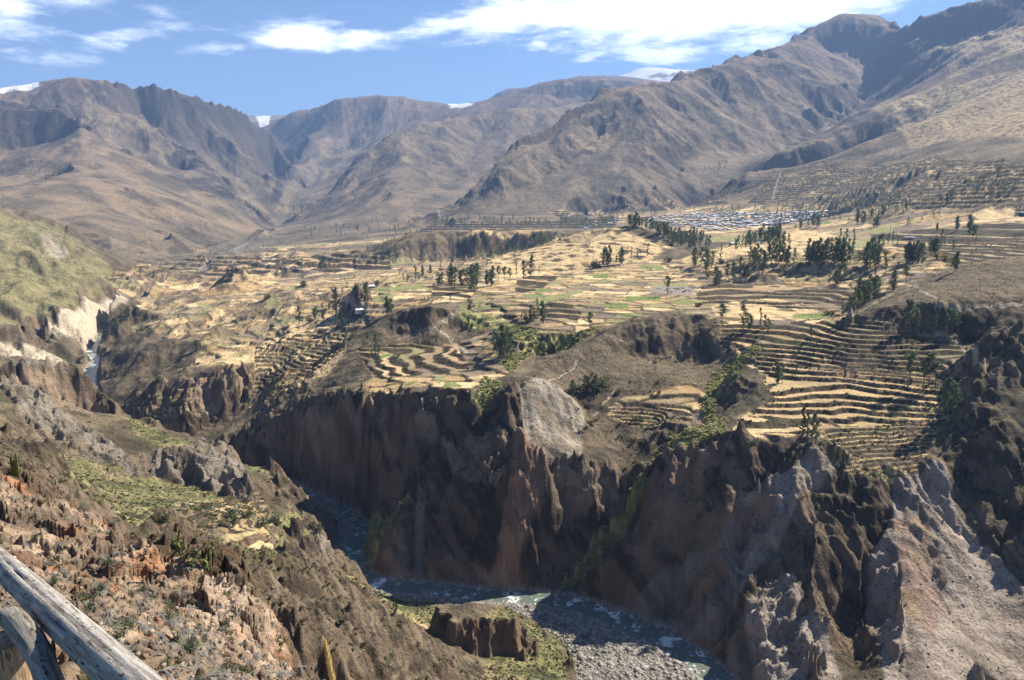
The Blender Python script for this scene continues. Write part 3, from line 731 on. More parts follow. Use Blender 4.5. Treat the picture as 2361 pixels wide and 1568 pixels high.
    od = od+fbm(X+Z*.5, Y+Z*.5, 9, 3, 172)*3.5
    crop = np.exp(-(od/7.5)**2)*(R > 300)
    Z += crop*9*(1+fbm(X+Z*.4, Y, 6, 3, 171)*.6)
    # flat-topped block by the river
    ax = [world(1062, 1420, -172)[:2], world(1120, 1416, -172)[:2], world(1168, 1420, -173)[:2]]
    ad, _ = polydist(X+wx, Y+wy, ax)
    ad = ad+fbm(X, Y, 7, 4, 175)*3.6
    Z = np.where(R > 250, np.maximum(Z, -171.5+fbm(X, Y, 5, 2, 176)*.5-(X-world(1110, 1416, -172)[0])*.05-np.maximum(ad-6.5, 0)*2.4), Z)
    # orange spur: blocky, stepped rock
    og = near*(1-sstep(80, 100, R))
    b1, b2, bx, by, br = voro(X+gn(X, Y, 3, 5)*1.2, Y+gn(X, Y, 3, 6)*1.2, 3.6, 2.6, 9)
    Z += og*((br-.5)*1.1+fbm(X, Y, 5, 4, 15, ridge=True)*1.1+(gn(X, Y, .7, 3))*.14)
    c1, c2, bx, by, br = voro(X+gn(X, Y, 1.5, 7)*.5, Y+gn(X, Y, 1.5, 8)*.5, 1.3, .9, 12)
    Z += og*((br-.5)*.45-(1-sstep(.0, .16, c2-c1))*.35)
    st = .85; q = (Z+X*.35)/st; fr = q-np.floor(q)
    Z += og*st*.75*(sstep(.35, .95, fr)-fr)
    # fields: each plot levelled to its own middle
    near_f = (R < 1300)
    xx = X+gn(X, Y, 60, 33)*9; yy = Y+gn(X, Y, 60, 34)*9
    v1, v2, cx, cy, vr = voro(xx+yy*.25, yy, 23, 14, 2)
    w1, w2, dx_, dy_, wr = voro(xx+yy*.25, yy, 70, 48, 5)
    zc = sample(H, cx-(cy)*.25-(xx-X), cy-(yy-Y))
    big = sstep(1000, 1500, R)
    fm = lay['field']*(1-lay['terr'])
    edge = mix(v2-v1, w2-w1, big)
    fid = mix(vr, wr, (big > .5))
    Z += (np.clip(zc-Z, -1.4, 1.4))*fm*.8*(1-big)*sstep(.0, .12, edge)
    pw = world(1550, 666, -87.5); pd = np.sqrt(((X-pw[0])/23.5)**2+((Y-733)/36)**2)+fbm(X, Y, 22, 2, 199)*.12
    Z = mix(np.float32(-88.4), mix(np.float32(-87.3), Z, sstep(1.05, 1.5, pd)), sstep(.86, 1.0, pd))
    # river bed
    rd, rh = polydist(X, Y, RIVW, RIVH)
    wz = water_z(Y)
    bed = wz-.9+np.clip(rd/rh, 0, 3)**2*.9+fbm(X, Y, 5, 2, 44)*.7
    Z = mix(bed, np.maximum(Z, wz+.25+fbm(X, Y, 5, 2, 44)*.4), sstep(1.0, 1.9, rd/rh+gn(X, Y, 20, 46)*.35))
    gl = sstep(.35, .7, lay['gravel'])*(R < 560)*sstep(1.1, 1.9, rd/rh)
    Z = mix(Z, wz+.15+fbm(X, Y, 9, 3, 47)*.55, gl*(Z < wz+7))
    # terraces
    tm = sstep(.3, .7, lay['terr']+gn(X, Y, 40, 66)*.12)*(R < 3200)
    step = np.where(R < 330, 1.6, np.where(R < 500, 1.45, np.where(R < 1000, 2.3, 8.))).astype(np.float32)
    br_ = lay['broad']*(R < 600); step = np.where(br_ > .5, 2.4, step).astype(np.float32); rf = mix(.5, .74, br_)
    qz = (Z+(Y-R*0)*.035+fbm(X, Y, 35, 2, 77)*.8+gn(X, Y, 70, 78)*1.5*br_)/step; fr = qz-np.floor(qz)
    tid = np.floor(qz)
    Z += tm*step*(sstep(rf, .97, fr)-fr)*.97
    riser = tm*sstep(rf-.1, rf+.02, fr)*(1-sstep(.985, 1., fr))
    gx2, gy2 = grad(Z, s, th, R); sl2 = np.sqrt(gx2*gx2+gy2*gy2)
    # ---------------- colours (what the ground is made of, plus painted shade on walls)
    XZ = X+Z*.8; YZ = Y-Z*.65
    n1 = fbm(XZ, YZ, 160, 5, 101); n2 = fbm(XZ, YZ, 18, 4, 102); n3 = fbm(XZ, YZ, 3.5, 3, 103); n4 = fbm(XZ, YZ, 900, 4, 104)
    one = np.ones(X.shape+(1,), np.float32)
    def lay3(c, col, m): return c+(col-c)*np.clip(m, 0, 1)[..., None]
    col = C(.112, .090, .062)*one
    col = lay3(col, C(.190, .148, .100), sstep(-.1, .5, n2+n1*.6))
    col = lay3(col, C(.075, .060, .043), sstep(.1, .5, -n2+n3*.5))
    # far slopes
    mt = sstep(1500, 2600, R)
    cm = C(.158, .130, .095)*one
    cm = lay3(cm, C(.27, .205, .13), sstep(-.1, .8, n1+n4*.6))
    cm = lay3(cm, C(.100, .084, .058), sstep(.0, .8, -n1+n4*.4))
    cm = lay3(cm, C(.170, .110, .085), sstep(350, 900, Z)*.6)
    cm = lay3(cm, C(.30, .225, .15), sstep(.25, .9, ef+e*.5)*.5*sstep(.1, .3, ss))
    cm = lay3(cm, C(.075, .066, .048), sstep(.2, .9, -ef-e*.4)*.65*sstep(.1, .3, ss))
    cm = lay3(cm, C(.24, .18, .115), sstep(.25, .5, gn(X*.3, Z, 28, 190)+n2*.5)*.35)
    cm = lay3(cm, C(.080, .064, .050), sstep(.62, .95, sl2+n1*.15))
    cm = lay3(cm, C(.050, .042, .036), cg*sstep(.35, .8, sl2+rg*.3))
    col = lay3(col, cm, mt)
    col = lay3(col, lay3(C(.215, .168, .112)*one, C(.125, .100, .066), sstep(-.05, .4, n3+n2*.4)), lay['smooth']*(X > -250)*(Y > 420)*.6)
    # rock on steep ground near
    rk = sstep(.75, 1.15, sl2+n2*.2)*(1-mt)
    rc = lay3(C(.175, .132, .096)*one, C(.066, .050, .036), sstep(-.15, .3, n2+n3*.4))
    strata = gn((X+Y)*.02, Z+n2*3, 5.0, 180)
    rc = lay3(rc, C(.19, .15, .11), sstep(.1, .4, strata)*.6)
    rc = lay3(rc, C(.215, .14, .09), sstep(.3, .8, gn(X, Y, 45, 120)+n3*.4)*.5)
    col = lay3(col, rc, rk)
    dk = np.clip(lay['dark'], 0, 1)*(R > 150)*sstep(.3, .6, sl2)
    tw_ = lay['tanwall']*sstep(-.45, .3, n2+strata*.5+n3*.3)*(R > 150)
    col = lay3(col, lay3(C(.135, .098, .072)*one, C(.036, .026, .019), sstep(-.25, .25, n2+n3*.5+strata*.6)), dk*.8)  # shade of the steep walls deepened in their colour
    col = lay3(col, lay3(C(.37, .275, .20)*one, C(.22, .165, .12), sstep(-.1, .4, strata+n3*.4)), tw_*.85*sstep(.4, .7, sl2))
    # green
    gr = lay['green']*(1-mt*0)
    gc = lay3(C(.205, .195, .088)*one, C(.28, .24, .125), sstep(0, .5, n2))
    gc = lay3(gc, C(.090, .100, .045), sstep(.05, .45, -n2+n3*.7))
    gc = lay3(gc, C(.235, .21, .115), sstep(900, 1050, R)*.75)
    col = lay3(col, gc, gr*(1-sstep(.8, 1.2, sl2)))
    # fields
    pal = np.array([(.64, .48, .265), (.68, .52, .30), (.46, .335, .20), (.33, .255, .16), (.25, .20, .145), (.52, .385, .205), (.20, .165, .125), (.44, .31, .16), (.36, .29, .155), (.30, .27, .14)], np.float32)
    fc = pal[(fid*9.99).astype(np.int32)]*(1+n3*.14+n2*.12)[..., None]
    fc = lay3(fc, C(.11, .09, .05), (1-sstep(.05, .13, edge+n3*.05))*.9)
    fc = lay3(fc, C(.15, .118, .075), sstep(.1, .4, n1-.12+n2*.5)*.8*sstep(.07, .2, ss+n2*.08))
    col = lay3(col, fc, fm*(1-sstep(.5, .9, sl2)))
    # terraces: straw or fallow treads, dark overgrown walls
    tc = pal[(np.abs(tid*3+np.floor((X+n2*6)/34)*5).astype(np.int32)*7) % 10]*.92
    tc = lay3(tc, C(.22, .17, .115), sstep(.0, .4, n1+n2*.5)*.55)
    tc = lay3(tc, C(.62, .455, .25), br_*.55)
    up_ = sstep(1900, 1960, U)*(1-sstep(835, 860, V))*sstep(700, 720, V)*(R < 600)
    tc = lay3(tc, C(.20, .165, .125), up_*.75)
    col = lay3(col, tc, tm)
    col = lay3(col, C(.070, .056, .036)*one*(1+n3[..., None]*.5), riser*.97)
    col = lay3(col, C(.65, .485, .27)*one*(1+n3*.12)[..., None], lay['straw']*sstep(-.45, .15, n2+.1)*(1-sstep(.5, .9, sl2))*(1-riser)*mix(1, .6, mt)*(1-.5*lay['orange'])*mix(.55, 1, sstep(330, 380, R)))
    # gully scrub
    gu = sstep(-.15, .25, n3+n2*.3)
    col = lay3(col, lay3(C(.40, .38, .15)*one, C(.16, .175, .07), gu), lay['gully']*.9)
    # pale scree and cliffs
    pc = lay3(C(.235, .205, .172)*one, C(.140, .118, .096), sstep(-.1, .5, n2))
    pc = lay3(pc, C(.25, .188, .13), sstep(.2, .6, gn(X, Y, 26, 130)+n3*.3)*.7)
    col = lay3(col, pc, lay['pale']*.92)
    col = lay3(col, lay3(C(.38, .325, .285)*one, C(.27, .225, .19), sstep(-.1, .4, n2)), lay['pale']*(X > 100)*(R < 600)*.7)
    col = lay3(col, lay3(C(.31, .27, .225)*one, C(.21, .175, .135), sstep(-.1, .4, n2)), lay['spur']*.9)
    wc = sstep(900, 1000, R)*(1-sstep(1700, 1800, R))*lay['pale']
    col = lay3(col, C(.52, .45, .35), wc*.85)
    pk = lay['pink']*(1-mt)
    col = lay3(col, lay3(C(.25, .165, .13)*one, C(.27, .18, .10), sstep(-.2, .3, gn(X, Y, 14, 140))), pk*.6)
    col = lay3(col, lay3(C(.20, .13, .095)*one, C(.33, .215, .15), sstep(-.2, .4, n3+n2)), sstep(.45, .75, crop))
    # orange rock
    strat = gn(X*.3+Z*1.2, Y*.3+Z*2.2, 1.0, 150)
    oc = lay3(C(.32, .235, .17)*one, C(.47, .36, .265), sstep(-.1, .5, strat+gn(X, Y, 7, 151)))
    oc = lay3(oc, C(.42, .19, .085), sstep(.2, .6, gn(X, Y, 5, 152)+n3*.3)*.75)
    oc = lay3(oc, C(.135, .11, .088), sstep(.0, .25, gn(X, Y, 2.6, 153)+gn(X, Y, .8, 154)*.7+gn(X, Y, 14, 155)*.4)*.62)
    pr = look(layer([[(360,1275),(500,1315),(640,1455),(695,1600),(470,1600),(470,1450),(400,1350)]], 4), U+jx, V+jy)
    oc = lay3(oc, C(.50, .395, .30), pr*sstep(-.35, .25, n3+gn(X, Y, 2, 156)*.6)*.75)
    col = lay3(col, oc, np.clip(lay['orange'], 0, 1))
    # living green plots
    for p, sgt in LEAF:
        m = look(layer([p], 0), U, V)*(R > 250)
        tgt = mix(C(.36, .32, .17), C(.14, .20, .055), sgt)
        col = lay3(col, tgt, sstep(.3, .7, m)*(1-riser)*(1-sstep(.45, .7, sl2)))
    # paths
    for p, hw in PATHS:
        uv = np.array(p, float)
        lim = (U > uv[:, 0].min()-20) & (U < uv[:, 0].max()+20) &(V > uv[:, 1].min()-14) & (V < uv[:, 1].max()+14) & (R > 250)
        idx = np.nonzero(lim)
        if not len(idx[0]): continue
        # polyline carried onto the land
        wp = []
        for u, v in dense(p, 12):
            hit = unproject(Zs, R, s, th, u, v)
            if hit is not None: wp.append(hit[:2])
        if len(wp) < 2: continue
        d, _ = polydist(X[idx], Y[idx], wp)
        hwp = np.maximum(hw, R[idx]*.0011)
        mm = np.zeros_like(X); mm[idx] = 1-sstep(.8, 1.3, d/hwp)
        col = lay3(col, C(.42, .35, .26), mm*.8)
    # river gravel
    gv = (1-sstep(1.2, 2.1, rd/rh+gn(X, Y, 20, 46)*.35))*(1-sstep(.8, 1.5, Z-wz))
    gcol = C(.25, .235, .215)*one*(1+n3*.5)[..., None]
    gv = np.maximum(gv, gl*(Z < wz+2.5))
    col = lay3(col, gcol, gv)
    sn = lay['snow']*sstep(4000, 5000, R)
    col = lay3(col, C(.85, .87, .9), sstep(.3, .6, sn*(1+n1*.6+n2*.4)))
    col = lay3(col, C(.8, .82, .85), sstep(12500, 14000, R)*sstep(-.2, .1, n4+(Z-1900)*.002))
    return X, Y, Z.astype(np.float32), np.clip(col, .01, .9).astype(np.float32), H, dict(U=U, V=V, R=R, rd=rd/rh, wz=wz, lay=lay, sl=sl2, Zs=Zs, riser=riser, gl=gl)
def dense(p, st):
    o = []
    for i in range(len(p)-1):
        a, b = p[i], p[i+1]; n = max(1, int(math.hypot(a[0]-b[0], a[1]-b[1])/st))
        o += [(a[0]+(b[0]-a[0])*k/n, a[1]+(b[1]-a[1])*k/n) for k in range(n)]
    return o+[p[-1]]
_MC = {}
def unproject(Z, R, s, th, u, v, rmin=5):
    """first land point on the sight line through frame point (u, v)"""
    dx, dy, dz = ray(u, v)
    t = math.atan2(dx, dy); c = (t-TH0)/(TH1-TH0)*(Z.shape[1]-1)
    c0 = int(c); f = c-c0
    if c0 < 0 or c0+1 >= Z.shape[1]: return None
    zc = Z[:, c0]*(1-f)+Z[:, c0+1]*f; rc = R[:, c0]
    sl = dz/math.hypot(dx, dy)
    ok = np.nonzero((zc >= sl*rc) & (rc > rmin))[0]
    if not len(ok): return None
    i = ok[0]; r = float(rc[i])
    return (r*math.sin(t), r*math.cos(t), float(zc[i]))
def rows(q):
    """log-distance rows, finer where the land is steep towards the view"""
    out = [S0]
    lim = [(25, .010), (90, .0034), (230, .0042), (700, .0021), (1400, .0034), (2600, .0040), (7500, .0030), (20000, .008)]
    while out[-1] < S1-.01:
        r = math.exp(out[-1])
        d = next(b for a, b in lim if r < a)
        out.append(out[-1]+d*q)
    return np.array(out)[:, None]
# ================================================================ materials
def material(name):
    m = bpy.data.materials.new(name); m.use_nodes = True
    t = NT_(m.node_tree); b = t.n['Principled BSDF']
    return m, t, b
def mesh_obj(name, verts, faces, mat=None, parent=None, smooth=False, kind=None, label=None, cat=None, group=None, loc=None):
    me = bpy.data.meshes.new(name)
    if isinstance(verts, np.ndarray):
        f = np.asarray(faces, np.int32); k = f.shape[1]
        me.vertices.add(len(verts)); me.vertices.foreach_set('co', np.ascontiguousarray(verts, np.float32).ravel())
        me.loops.add(f.size); me.loops.foreach_set('vertex_index', f.ravel())
        me.polygons.add(len(f)); me.polygons.foreach_set('loop_start', np.arange(0, f.size, k, dtype=np.int32))
        try: me.polygons.foreach_set('loop_total', np.full(len(f), k, np.int32))
        except Exception: pass
        me.update(calc_edges=True)
    else:
        me.from_pydata(verts, [], faces); me.update()
    if smooth: me.polygons.foreach_set('use_smooth', np.ones(len(me.polygons), bool))
    for mm in (mat if isinstance(mat, (list, tuple)) else [mat]):
        if mm: me.materials.append(mm)
    o = bpy.data.objects.new(name, me); COL.objects.link(o)
    if parent: o.parent = parent
    tag(o, label, cat, group, kind)
    if loc is not None: o.location = loc
    return o
def tag(o, label=None, cat=None, group=None, kind=None):
    if label: o['label'] = label
    if cat: o['category'] = cat
    if group: o['group'] = group
    if kind: o['kind'] = kind
    return o
def empty(name, loc, label, cat, group=None, rz=0, sc=1):
    o = bpy.data.objects.new(name, None); COL.objects.link(o); o.location = loc; o.rotation_euler.z = rz
    o.scale = (sc,)*3 if not hasattr(sc, '__len__') else sc
    o.empty_display_size = .1
    return tag(o, label, cat, group)

def land_material(name, far):
    m, t, b = material(name)
    geo = t.new('ShaderNodeNewGeometry'); pos = geo.outputs['Position']
    at = t.new('ShaderNodeAttribute', attribute_name='tint'); c = at.outputs['Color']
    ln = t.new('ShaderNodeVectorMath', operation='LENGTH', i_0=pos).outputs['Value']
    if far:
        a = t.noise(pos, .012, 12, .7); f = t.noise(pos, .09, 6, .68)
        c = t.mix(1.0, c, t.mix(a, (.50, .50, .52, 1), (1.5, 1.48, 1.44, 1)), 'MULTIPLY')
        sp = t.rng(f, .53, .62); c = t.mix(t.m('MULTIPLY', sp, .6), c, (.075, .07, .045, 1))
        bump = t.new('ShaderNodeBump', i_Strength=.8, i_Distance=24.0, i_Height=a)
        b2 = t.new('ShaderNodeBump', i_Strength=.6, i_Distance=3.0, i_Height=f, i_Normal=bump.outputs[0])
    else:
        a = t.noise(pos, .09, 12, .62); f = t.noise(pos, .85, 8, .62); h = t.noise(pos, 5.5, 6, .65)
        c = t.mix(1.0, c, t.mix(a, (.52, .52, .53, 1), (1.48, 1.47, 1.44, 1)), 'MULTIPLY')
        c = t.mix(1.0, c, t.mix(f, (.38, .37, .36, 1), (1.62, 1.62, 1.62, 1)), 'MULTIPLY')
        # low scrub: small dark tufts over rough ground (the rough attribute is 0 on fields)
        ro = t.new('ShaderNodeAttribute', attribute_name='rough').outputs['Fac']
        v = t.new('ShaderNodeTexVoronoi', i_Scale=.42); t.l.new(pos, v.inputs['Vector']); v.inputs['Randomness'].default_value = 1
        v2 = t.new('ShaderNodeTexVoronoi', i_Scale=1.1); t.l.new(pos, v2.inputs['Vector'])
        s1 = t.rng(t.m('ADD', v.outputs['Distance'], t.m('MULTIPLY', t.m('SUBTRACT', f, .5), 1.7)), .42, .22)
        s2 = t.rng(t.m('ADD', v2.outputs['Distance'], t.m('MULTIPLY', t.m('SUBTRACT', a, .5), 2.2)), .40, .20)
        dm = t.m('MULTIPLY', t.m('MAXIMUM', s1, t.m('MULTIPLY', s2, .8)), ro)
        dm = t.m('MULTIPLY', dm, t.rng(ln, 95.0, 150.0))
        nz = t.new('ShaderNodeSeparateXYZ', i_0=geo.outputs['Normal']).outputs[2]; dm = t.m('MULTIPLY', dm, t.rng(nz, .35, .75))
        hs = t.mix(v.outputs['Color'], (.050, .052, .028, 1), (.105, .095, .055, 1))
        c = t.mix(t.m('MULTIPLY', dm, .8), c, hs)
        c = t.mix(t.rng(ln, 130.0, 60.0), c, t.mix(1.0, c, t.mix(h, (.45, .43, .42, 1), (1.5, 1.5, 1.5, 1)), 'MULTIPLY'))
        bump = t.new('ShaderNodeBump', i_Strength=1.0, i_Distance=3.6, i_Height=a)
        b2 = t.new('ShaderNodeBump', i_Strength=1.0, i_Distance=.8, i_Height=f, i_Normal=bump.outputs[0])
        b2 = t.new('ShaderNodeBump', i_Strength=.5, i_Distance=.10, i_Height=h, i_Normal=b2.outputs[0])
    t.l.new(b2.outputs[0], b.inputs['Normal']); t.l.new(c, b.inputs['Base Color'])
    b.inputs['Roughness'].default_value = .95; b.inputs['Specular IOR Level'].default_value = .15
    return m
# ================================================================ the land
S = rows(QR); TH = np.linspace(TH0, TH1, NT)[None, :]
X, Y, Z, COLR, HB, INF = build_land(S, TH)
RR = INF['R']
rough = np.clip(1-INF['lay']['field']*1.2-INF['lay']['terr']*.8+INF['riser'], 0, 1)*(1-np.clip(INF['lay']['orange'], 0, 1))*sstep(1.3, 2.4, INF['rd'])*(1-INF['lay']['pale']*.4)
def land_part(name, i0, i1, mat):
    nr = i1-i0; V = np.stack([X[i0:i1], Y[i0:i1], Z[i0:i1]], -1).reshape(-1, 3)
    ii = np.arange(nr-1)[:, None]*NT+np.arange(NT-1)[None, :]
    F = np.stack([ii, ii+1, ii+NT+1, ii+NT], -1).reshape(-1, 4)
    o = mesh_obj(name, V, F, mat, smooth=True, kind='structure')
    a = o.data.color_attributes.new('tint', 'FLOAT_COLOR', 'POINT')
    c4 = np.ones((V.shape[0], 4), np.float32); c4[:, :3] = COLR[i0:i1].reshape(-1, 3)
    a.data.foreach_set('color', c4.ravel())
    r_ = o.data.attributes.new('rough', 'FLOAT', 'POINT'); r_.data.foreach_set('value', rough[i0:i1].astype(np.float32).ravel())
    return o
isp = int(np.searchsorted(S[:, 0], math.log(2700)))
land_part('ground', 0, isp+1, land_material('ground_earth', False))
land_part('mountains', isp, len(S), land_material('mountain_slopes', True))
def ground(x, y):
    """height of the built land under (x, y)"""
    t = (math.atan2(x, y)-TH0)/(TH1-TH0)*(NT-1); s = .5*math.log(x*x+y*y)
    j = int(np.searchsorted(S[:, 0], s))-1; j = min(max(j, 0), len(S)-2)
    f = (s-S[j, 0])/(S[j+1, 0]-S[j, 0]); i = min(max(int(t), 0), NT-2); g = t-i
    return float((Z[j, i]*(1-g)+Z[j, i+1]*g)*(1-f)+(Z[j+1, i]*(1-g)+Z[j+1, i+1]*g)*f)
def spot(u, v, rmin=5):
    """the place on the land seen at frame point (u, v)"""
    return unproject(Z, RR, S, TH, u, v, rmin)
# ================================================================ river
def river_material():
    m, t, b = material('river_water')
    pos = t.new('ShaderNodeNewGeometry').outputs['Position']
    sc = t.new('ShaderNodeMapping', i_Vector=pos); sc.inputs['Scale'].default_value = (1, 1, 1)
    a = t.noise(sc.outputs[0], .09, 5, .6, .8); f = t.noise(pos, .55, 6, .7, .6); g = t.noise(pos, 1.8, 4, .6)
    foam = t.rng(t.m('ADD', t.m('MULTIPLY', a, 1.1), t.m('MULTIPLY', f, .8)), 1.00, 1.14)
    c = t.mix(foam, (.12, .15, .13, 1), (.70, .74, .73, 1))
    t.l.new(c, b.inputs['Base Color'])
    t.l.new(t.mix(foam, (.12, .12, .12, 1), (.6, .6, .6, 1)), b.inputs['Roughness'])
    bp = t.new('ShaderNodeBump', i_Strength=.6, i_Distance=.4, i_Height=f); b2 = t.new('ShaderNodeBump', i_Strength=.5, i_Distance=.12, i_Height=g, i_Normal=bp.outputs[0])
    t.l.new(b2.outputs[0], b.inputs['Normal'])
    b.inputs['IOR'].default_value = 1.33
    return m
def ribbon(pts, hw, zf, n=9):
    V = []; F = []
    P = []
    for i in range(len(pts)-1):
        a, b = pts[i], pts[i+1]; L = math.hypot(a[0]-b[0], a[1]-b[1]); k = max(1, int(L/6))
        for q in range(k): P.append((a[0]+(b[0]-a[0])*q/k, a[1]+(b[1]-a[1])*q/k, hw[i]+(hw[i+1]-hw[i])*q/k))
    P.append((*pts[-1], hw[-1]))
    A = np.array(P); K = np.array([1, 2, 3, 2, 1])/9
    B = A.copy()
    for c in range(3): B[2:-2, c] = np.convolve(A[:, c], K, 'valid')
    for i in range(len(B)):
        a = B[max(i-1, 0)]; b = B[min(i+1, len(B)-1)]
        d = np.array([b[1]-a[1], -(b[0]-a[0])]); d /= np.linalg.norm(d)+1e-9
        for j in range(n):
            s = (j/(n-1)*2-1)*B[i, 2]*1.45
            x, y = B[i, 0]+d[0]*s, B[i, 1]+d[1]*s; V.append((x, y, zf(y)))
    for i in range(len(B)-1):
        for j in range(n-1):
            q = i*n+j; F.append((q, q+1, q+n+1, q+n))
    return V, F
RV, RF = ribbon(RIVW, RIVH, lambda y: float(water_z(y))+.05)
mesh_obj('river', RV, RF, river_material(), smooth=True, kind='structure')
# ================================================================ plants
rnd = random.Random(11)
def leaf_material(name, c1, c2, c3):
    m, t, b = material(name)
    pos = t.new('ShaderNodeNewGeometry'); oi = t.new('ShaderNodeObjectInfo')
    n = t.noise(pos.outputs['Position'], .55, 3, .6)
    rp = pos.outputs['Random Per Island']
    c = t.mix(t.rng(n, .35, .65), c1, c2); c = t.mix(t.m('MULTIPLY', rp, .55), c, c3)
    c = t.mix(t.m('MULTIPLY', oi.outputs['Random'], .35), c, c2)
    t.l.new(c, b.inputs['Base Color']); b.inputs['Roughness'].default_value = .6; b.inputs['Specular IOR Level'].default_value = .3
    tr = t.new('ShaderNodeBsdfTranslucent'); t.l.new(c, tr.inputs[0])
    mx = t.new('ShaderNodeMixShader', i_0=.3); t.l.new(b.outputs[0], mx.inputs[1]); t.l.new(tr.outputs[0], mx.inputs[2])
    t.l.new(mx.outputs[0], t.n['Material Output'].inputs['Surface'])
    return m
M_EUC = leaf_material('eucalyptus_leaf', (.105, .150, .066, 1), (.155, .195, .090, 1), (.06, .092, .045, 1))
M_BUSH = leaf_material('shrub_leaf', (.075, .085, .035, 1), (.13, .13, .055, 1), (.05, .065, .03, 1))
M_YEL = leaf_material('flowering_leaf', (.34, .27, .05, 1), (.24, .22, .06, 1), (.12, .13, .04, 1))
M_GUL = leaf_material('gully_leaf', (.36, .37, .14, 1), (.46, .43, .18, 1), (.18, .20, .08, 1))
M_SCR = leaf_material('scrub_leaf', (.085, .08, .042, 1), (.14, .12, .065, 1), (.06, .055, .035, 1))
mb, tb, bb = material('bark'); nb = tb.noise(tb.new('ShaderNodeTexCoord').outputs['Object'], 3, 5)
tb.l.new(tb.mix(nb, (.10, .075, .055, 1), (.30, .25, .20, 1)), bb.inputs['Base Color']); bb.inputs['Roughness'].default_value = .9
M_BARK = mb
def tube(path, rad, n=6):
    V = []; F = []
    for i, (p, r) in enumerate(zip(path, rad)):
        p = Vector(p); a = Vector(path[max(i-1, 0)]); b = Vector(path[min(i+1, len(path)-1)])
        d = (b-a).normalized(); u = d.orthogonal().normalized(); v = d.cross(u)
        for k in range(n):
            an = 2*math.pi*k/n; V.append(p+u*math.cos(an)*r+v*math.sin(an)*r)
    for i in range(len(path)-1):
        for k in range(n):
            F.append((i*n+k, i*n+(k+1) % n, (i+1)*n+(k+1) % n, (i+1)*n+k))
    F.append(tuple(range(n))[::-1]); F.append(tuple(range((len(path)-1)*n, len(path)*n)))
    return V, F
def join(parts):
    V = []; F = []
    for v, f in parts:
        o = len(V); V += list(v); F += [tuple(i+o for i in q) for q in f]
    return V, F
def sprays(centres, per, size, rg, droop=.3):
    """leaf clumps: small bent blades round each centre"""
    V = []; F = []
    for c, cr in centres:
        for k in range(per):
            d = Vector((rg.gauss(0, 1), rg.gauss(0, 1), rg.gauss(0, .8)))
            d = d.normalized()*cr*(rg.random()**.45)
            p = Vector(c)+d; s = size*rg.uniform(.55, 1.25)
            u = Vector((rg.gauss(0, 1), rg.gauss(0, 1), rg.gauss(0, .5)-droop)).normalized()
            w = u.cross(Vector((rg.gauss(0, 1), rg.gauss(0, 1), rg.gauss(0, 1)))).normalized()
            o = len(V)
            V += [p-u*s*.5-w*s*.12, p+w*s*.34, p+u*s*.55+w*s*.05, p-w*s*.30+u*s*.1]
            F += [(o, o+1, o+2), (o, o+2, o+3)]
    return V, F
def euc_proto(seed, slim, bare, multi=1):
    """unit-height eucalyptus: trunk with limbs, crown of leaf sprays"""
    rg = random.Random(seed); H = 10.0; parts = []; cen = []
    for mstem in range(multi):
        bx = rg.uniform(-.9, .9)*(multi > 1); by = rg.uniform(-.7, .7)*(multi > 1)
        top = H*rg.uniform(.8, 1.0) if mstem else H
        lx, ly = rg.uniform(-.5, .5), rg.uniform(-.5, .5)
        path = [(bx+lx*t*t+.12*math.sin(5*t+seed), by+ly*t*t, top*t*.97) for t in (0, .15, .35, .55, .75, .92)]
        parts.append(tube(path, [.24, .19, .15, .11, .07, .03]))
        nl = 17
        for k in range(nl):
            t = bare+(1-bare)*(k+.5)/nl
            prof = math.sin(math.pi*min(1, (t-bare)/(1-bare)*.85+.14))**.7
            i = t*top; x0 = bx+lx*t*t; y0 = by+ly*t*t
            an = rg.uniform(0, 6.28); L = slim*prof*rg.uniform(.5, 1.25)
            end = (x0+math.cos(an)*L, y0+math.sin(an)*L, i+L*rg.uniform(.3, .9))
            parts.append(tube([(x0, y0, i-.2), ((x0+end[0])/2, (y0+end[1])/2, (i+end[2])/2-.05), end], [.055, .04, .015], 4))
            cen.append((end, rg.uniform(.45, .8)*slim*.75))
            cen.append((((x0+end[0])/2, (y0+end[1])/2, (i+end[2])/2+.1), rg.uniform(.4, .6)*slim*.6))
        cen.append(((bx+lx, by+ly, top*.98), .42))
        cen.append(((bx+lx*.9, by+ly*.9, top*.92), .6))
    tv, tf = join(parts); cv, cf = sprays(cen, 40 if multi == 1 else 26, .42, rg, .6)
    return tv, tf, cv, cf
def bush_proto(seed, w=1.0, h=1.0):
    rg = random.Random(seed); cen = []; parts = []
    for k in range(13):
        an = rg.uniform(0, 6.28); r = rg.uniform(.1, .8)*w; z = rg.uniform(.25, .95)*h
        e = (math.cos(an)*r, math.sin(an)*r, z*(1-.35*r/w)); parts.append(tube([(0, 0, -.1), (e[0]*.5, e[1]*.5, e[2]*.6), e], [.05, .035, .012], 4)); cen.append((e, rg.uniform(.25, .4)))
    tv, tf = join(parts); cv, cf = sprays(cen, 40, .17, rg, 0)
    return tv, tf, cv, cf
PROTO = {}
def proto_mesh(key, fn, lm):
    tv, tf, cv, cf = fn
    a = bpy.data.meshes.new(key+'_wood'); a.from_pydata(tv, [], tf); a.materials.append(M_BARK)
    b = bpy.data.meshes.new(key+'_leaves'); b.from_pydata(cv, [], cf); b.materials.append(lm)
    PROTO[key] = (a, b)
for i in range(5): proto_mesh('tall%d' % i, euc_proto(100+i, rnd.uniform(1.15, 1.6), rnd.uniform(.08, .22)), M_EUC)
for i in range(3): proto_mesh('clump%d' % i, euc_proto(200+i, 1.6, .1, 3), M_EUC)
for i in range(2): proto_mesh('thin%d' % i, euc_proto(300+i, 0.8, .05), M_EUC)
for i in range(2): proto_mesh('bare%d' % i, euc_proto(400+i, 1.55, .40), M_EUC)
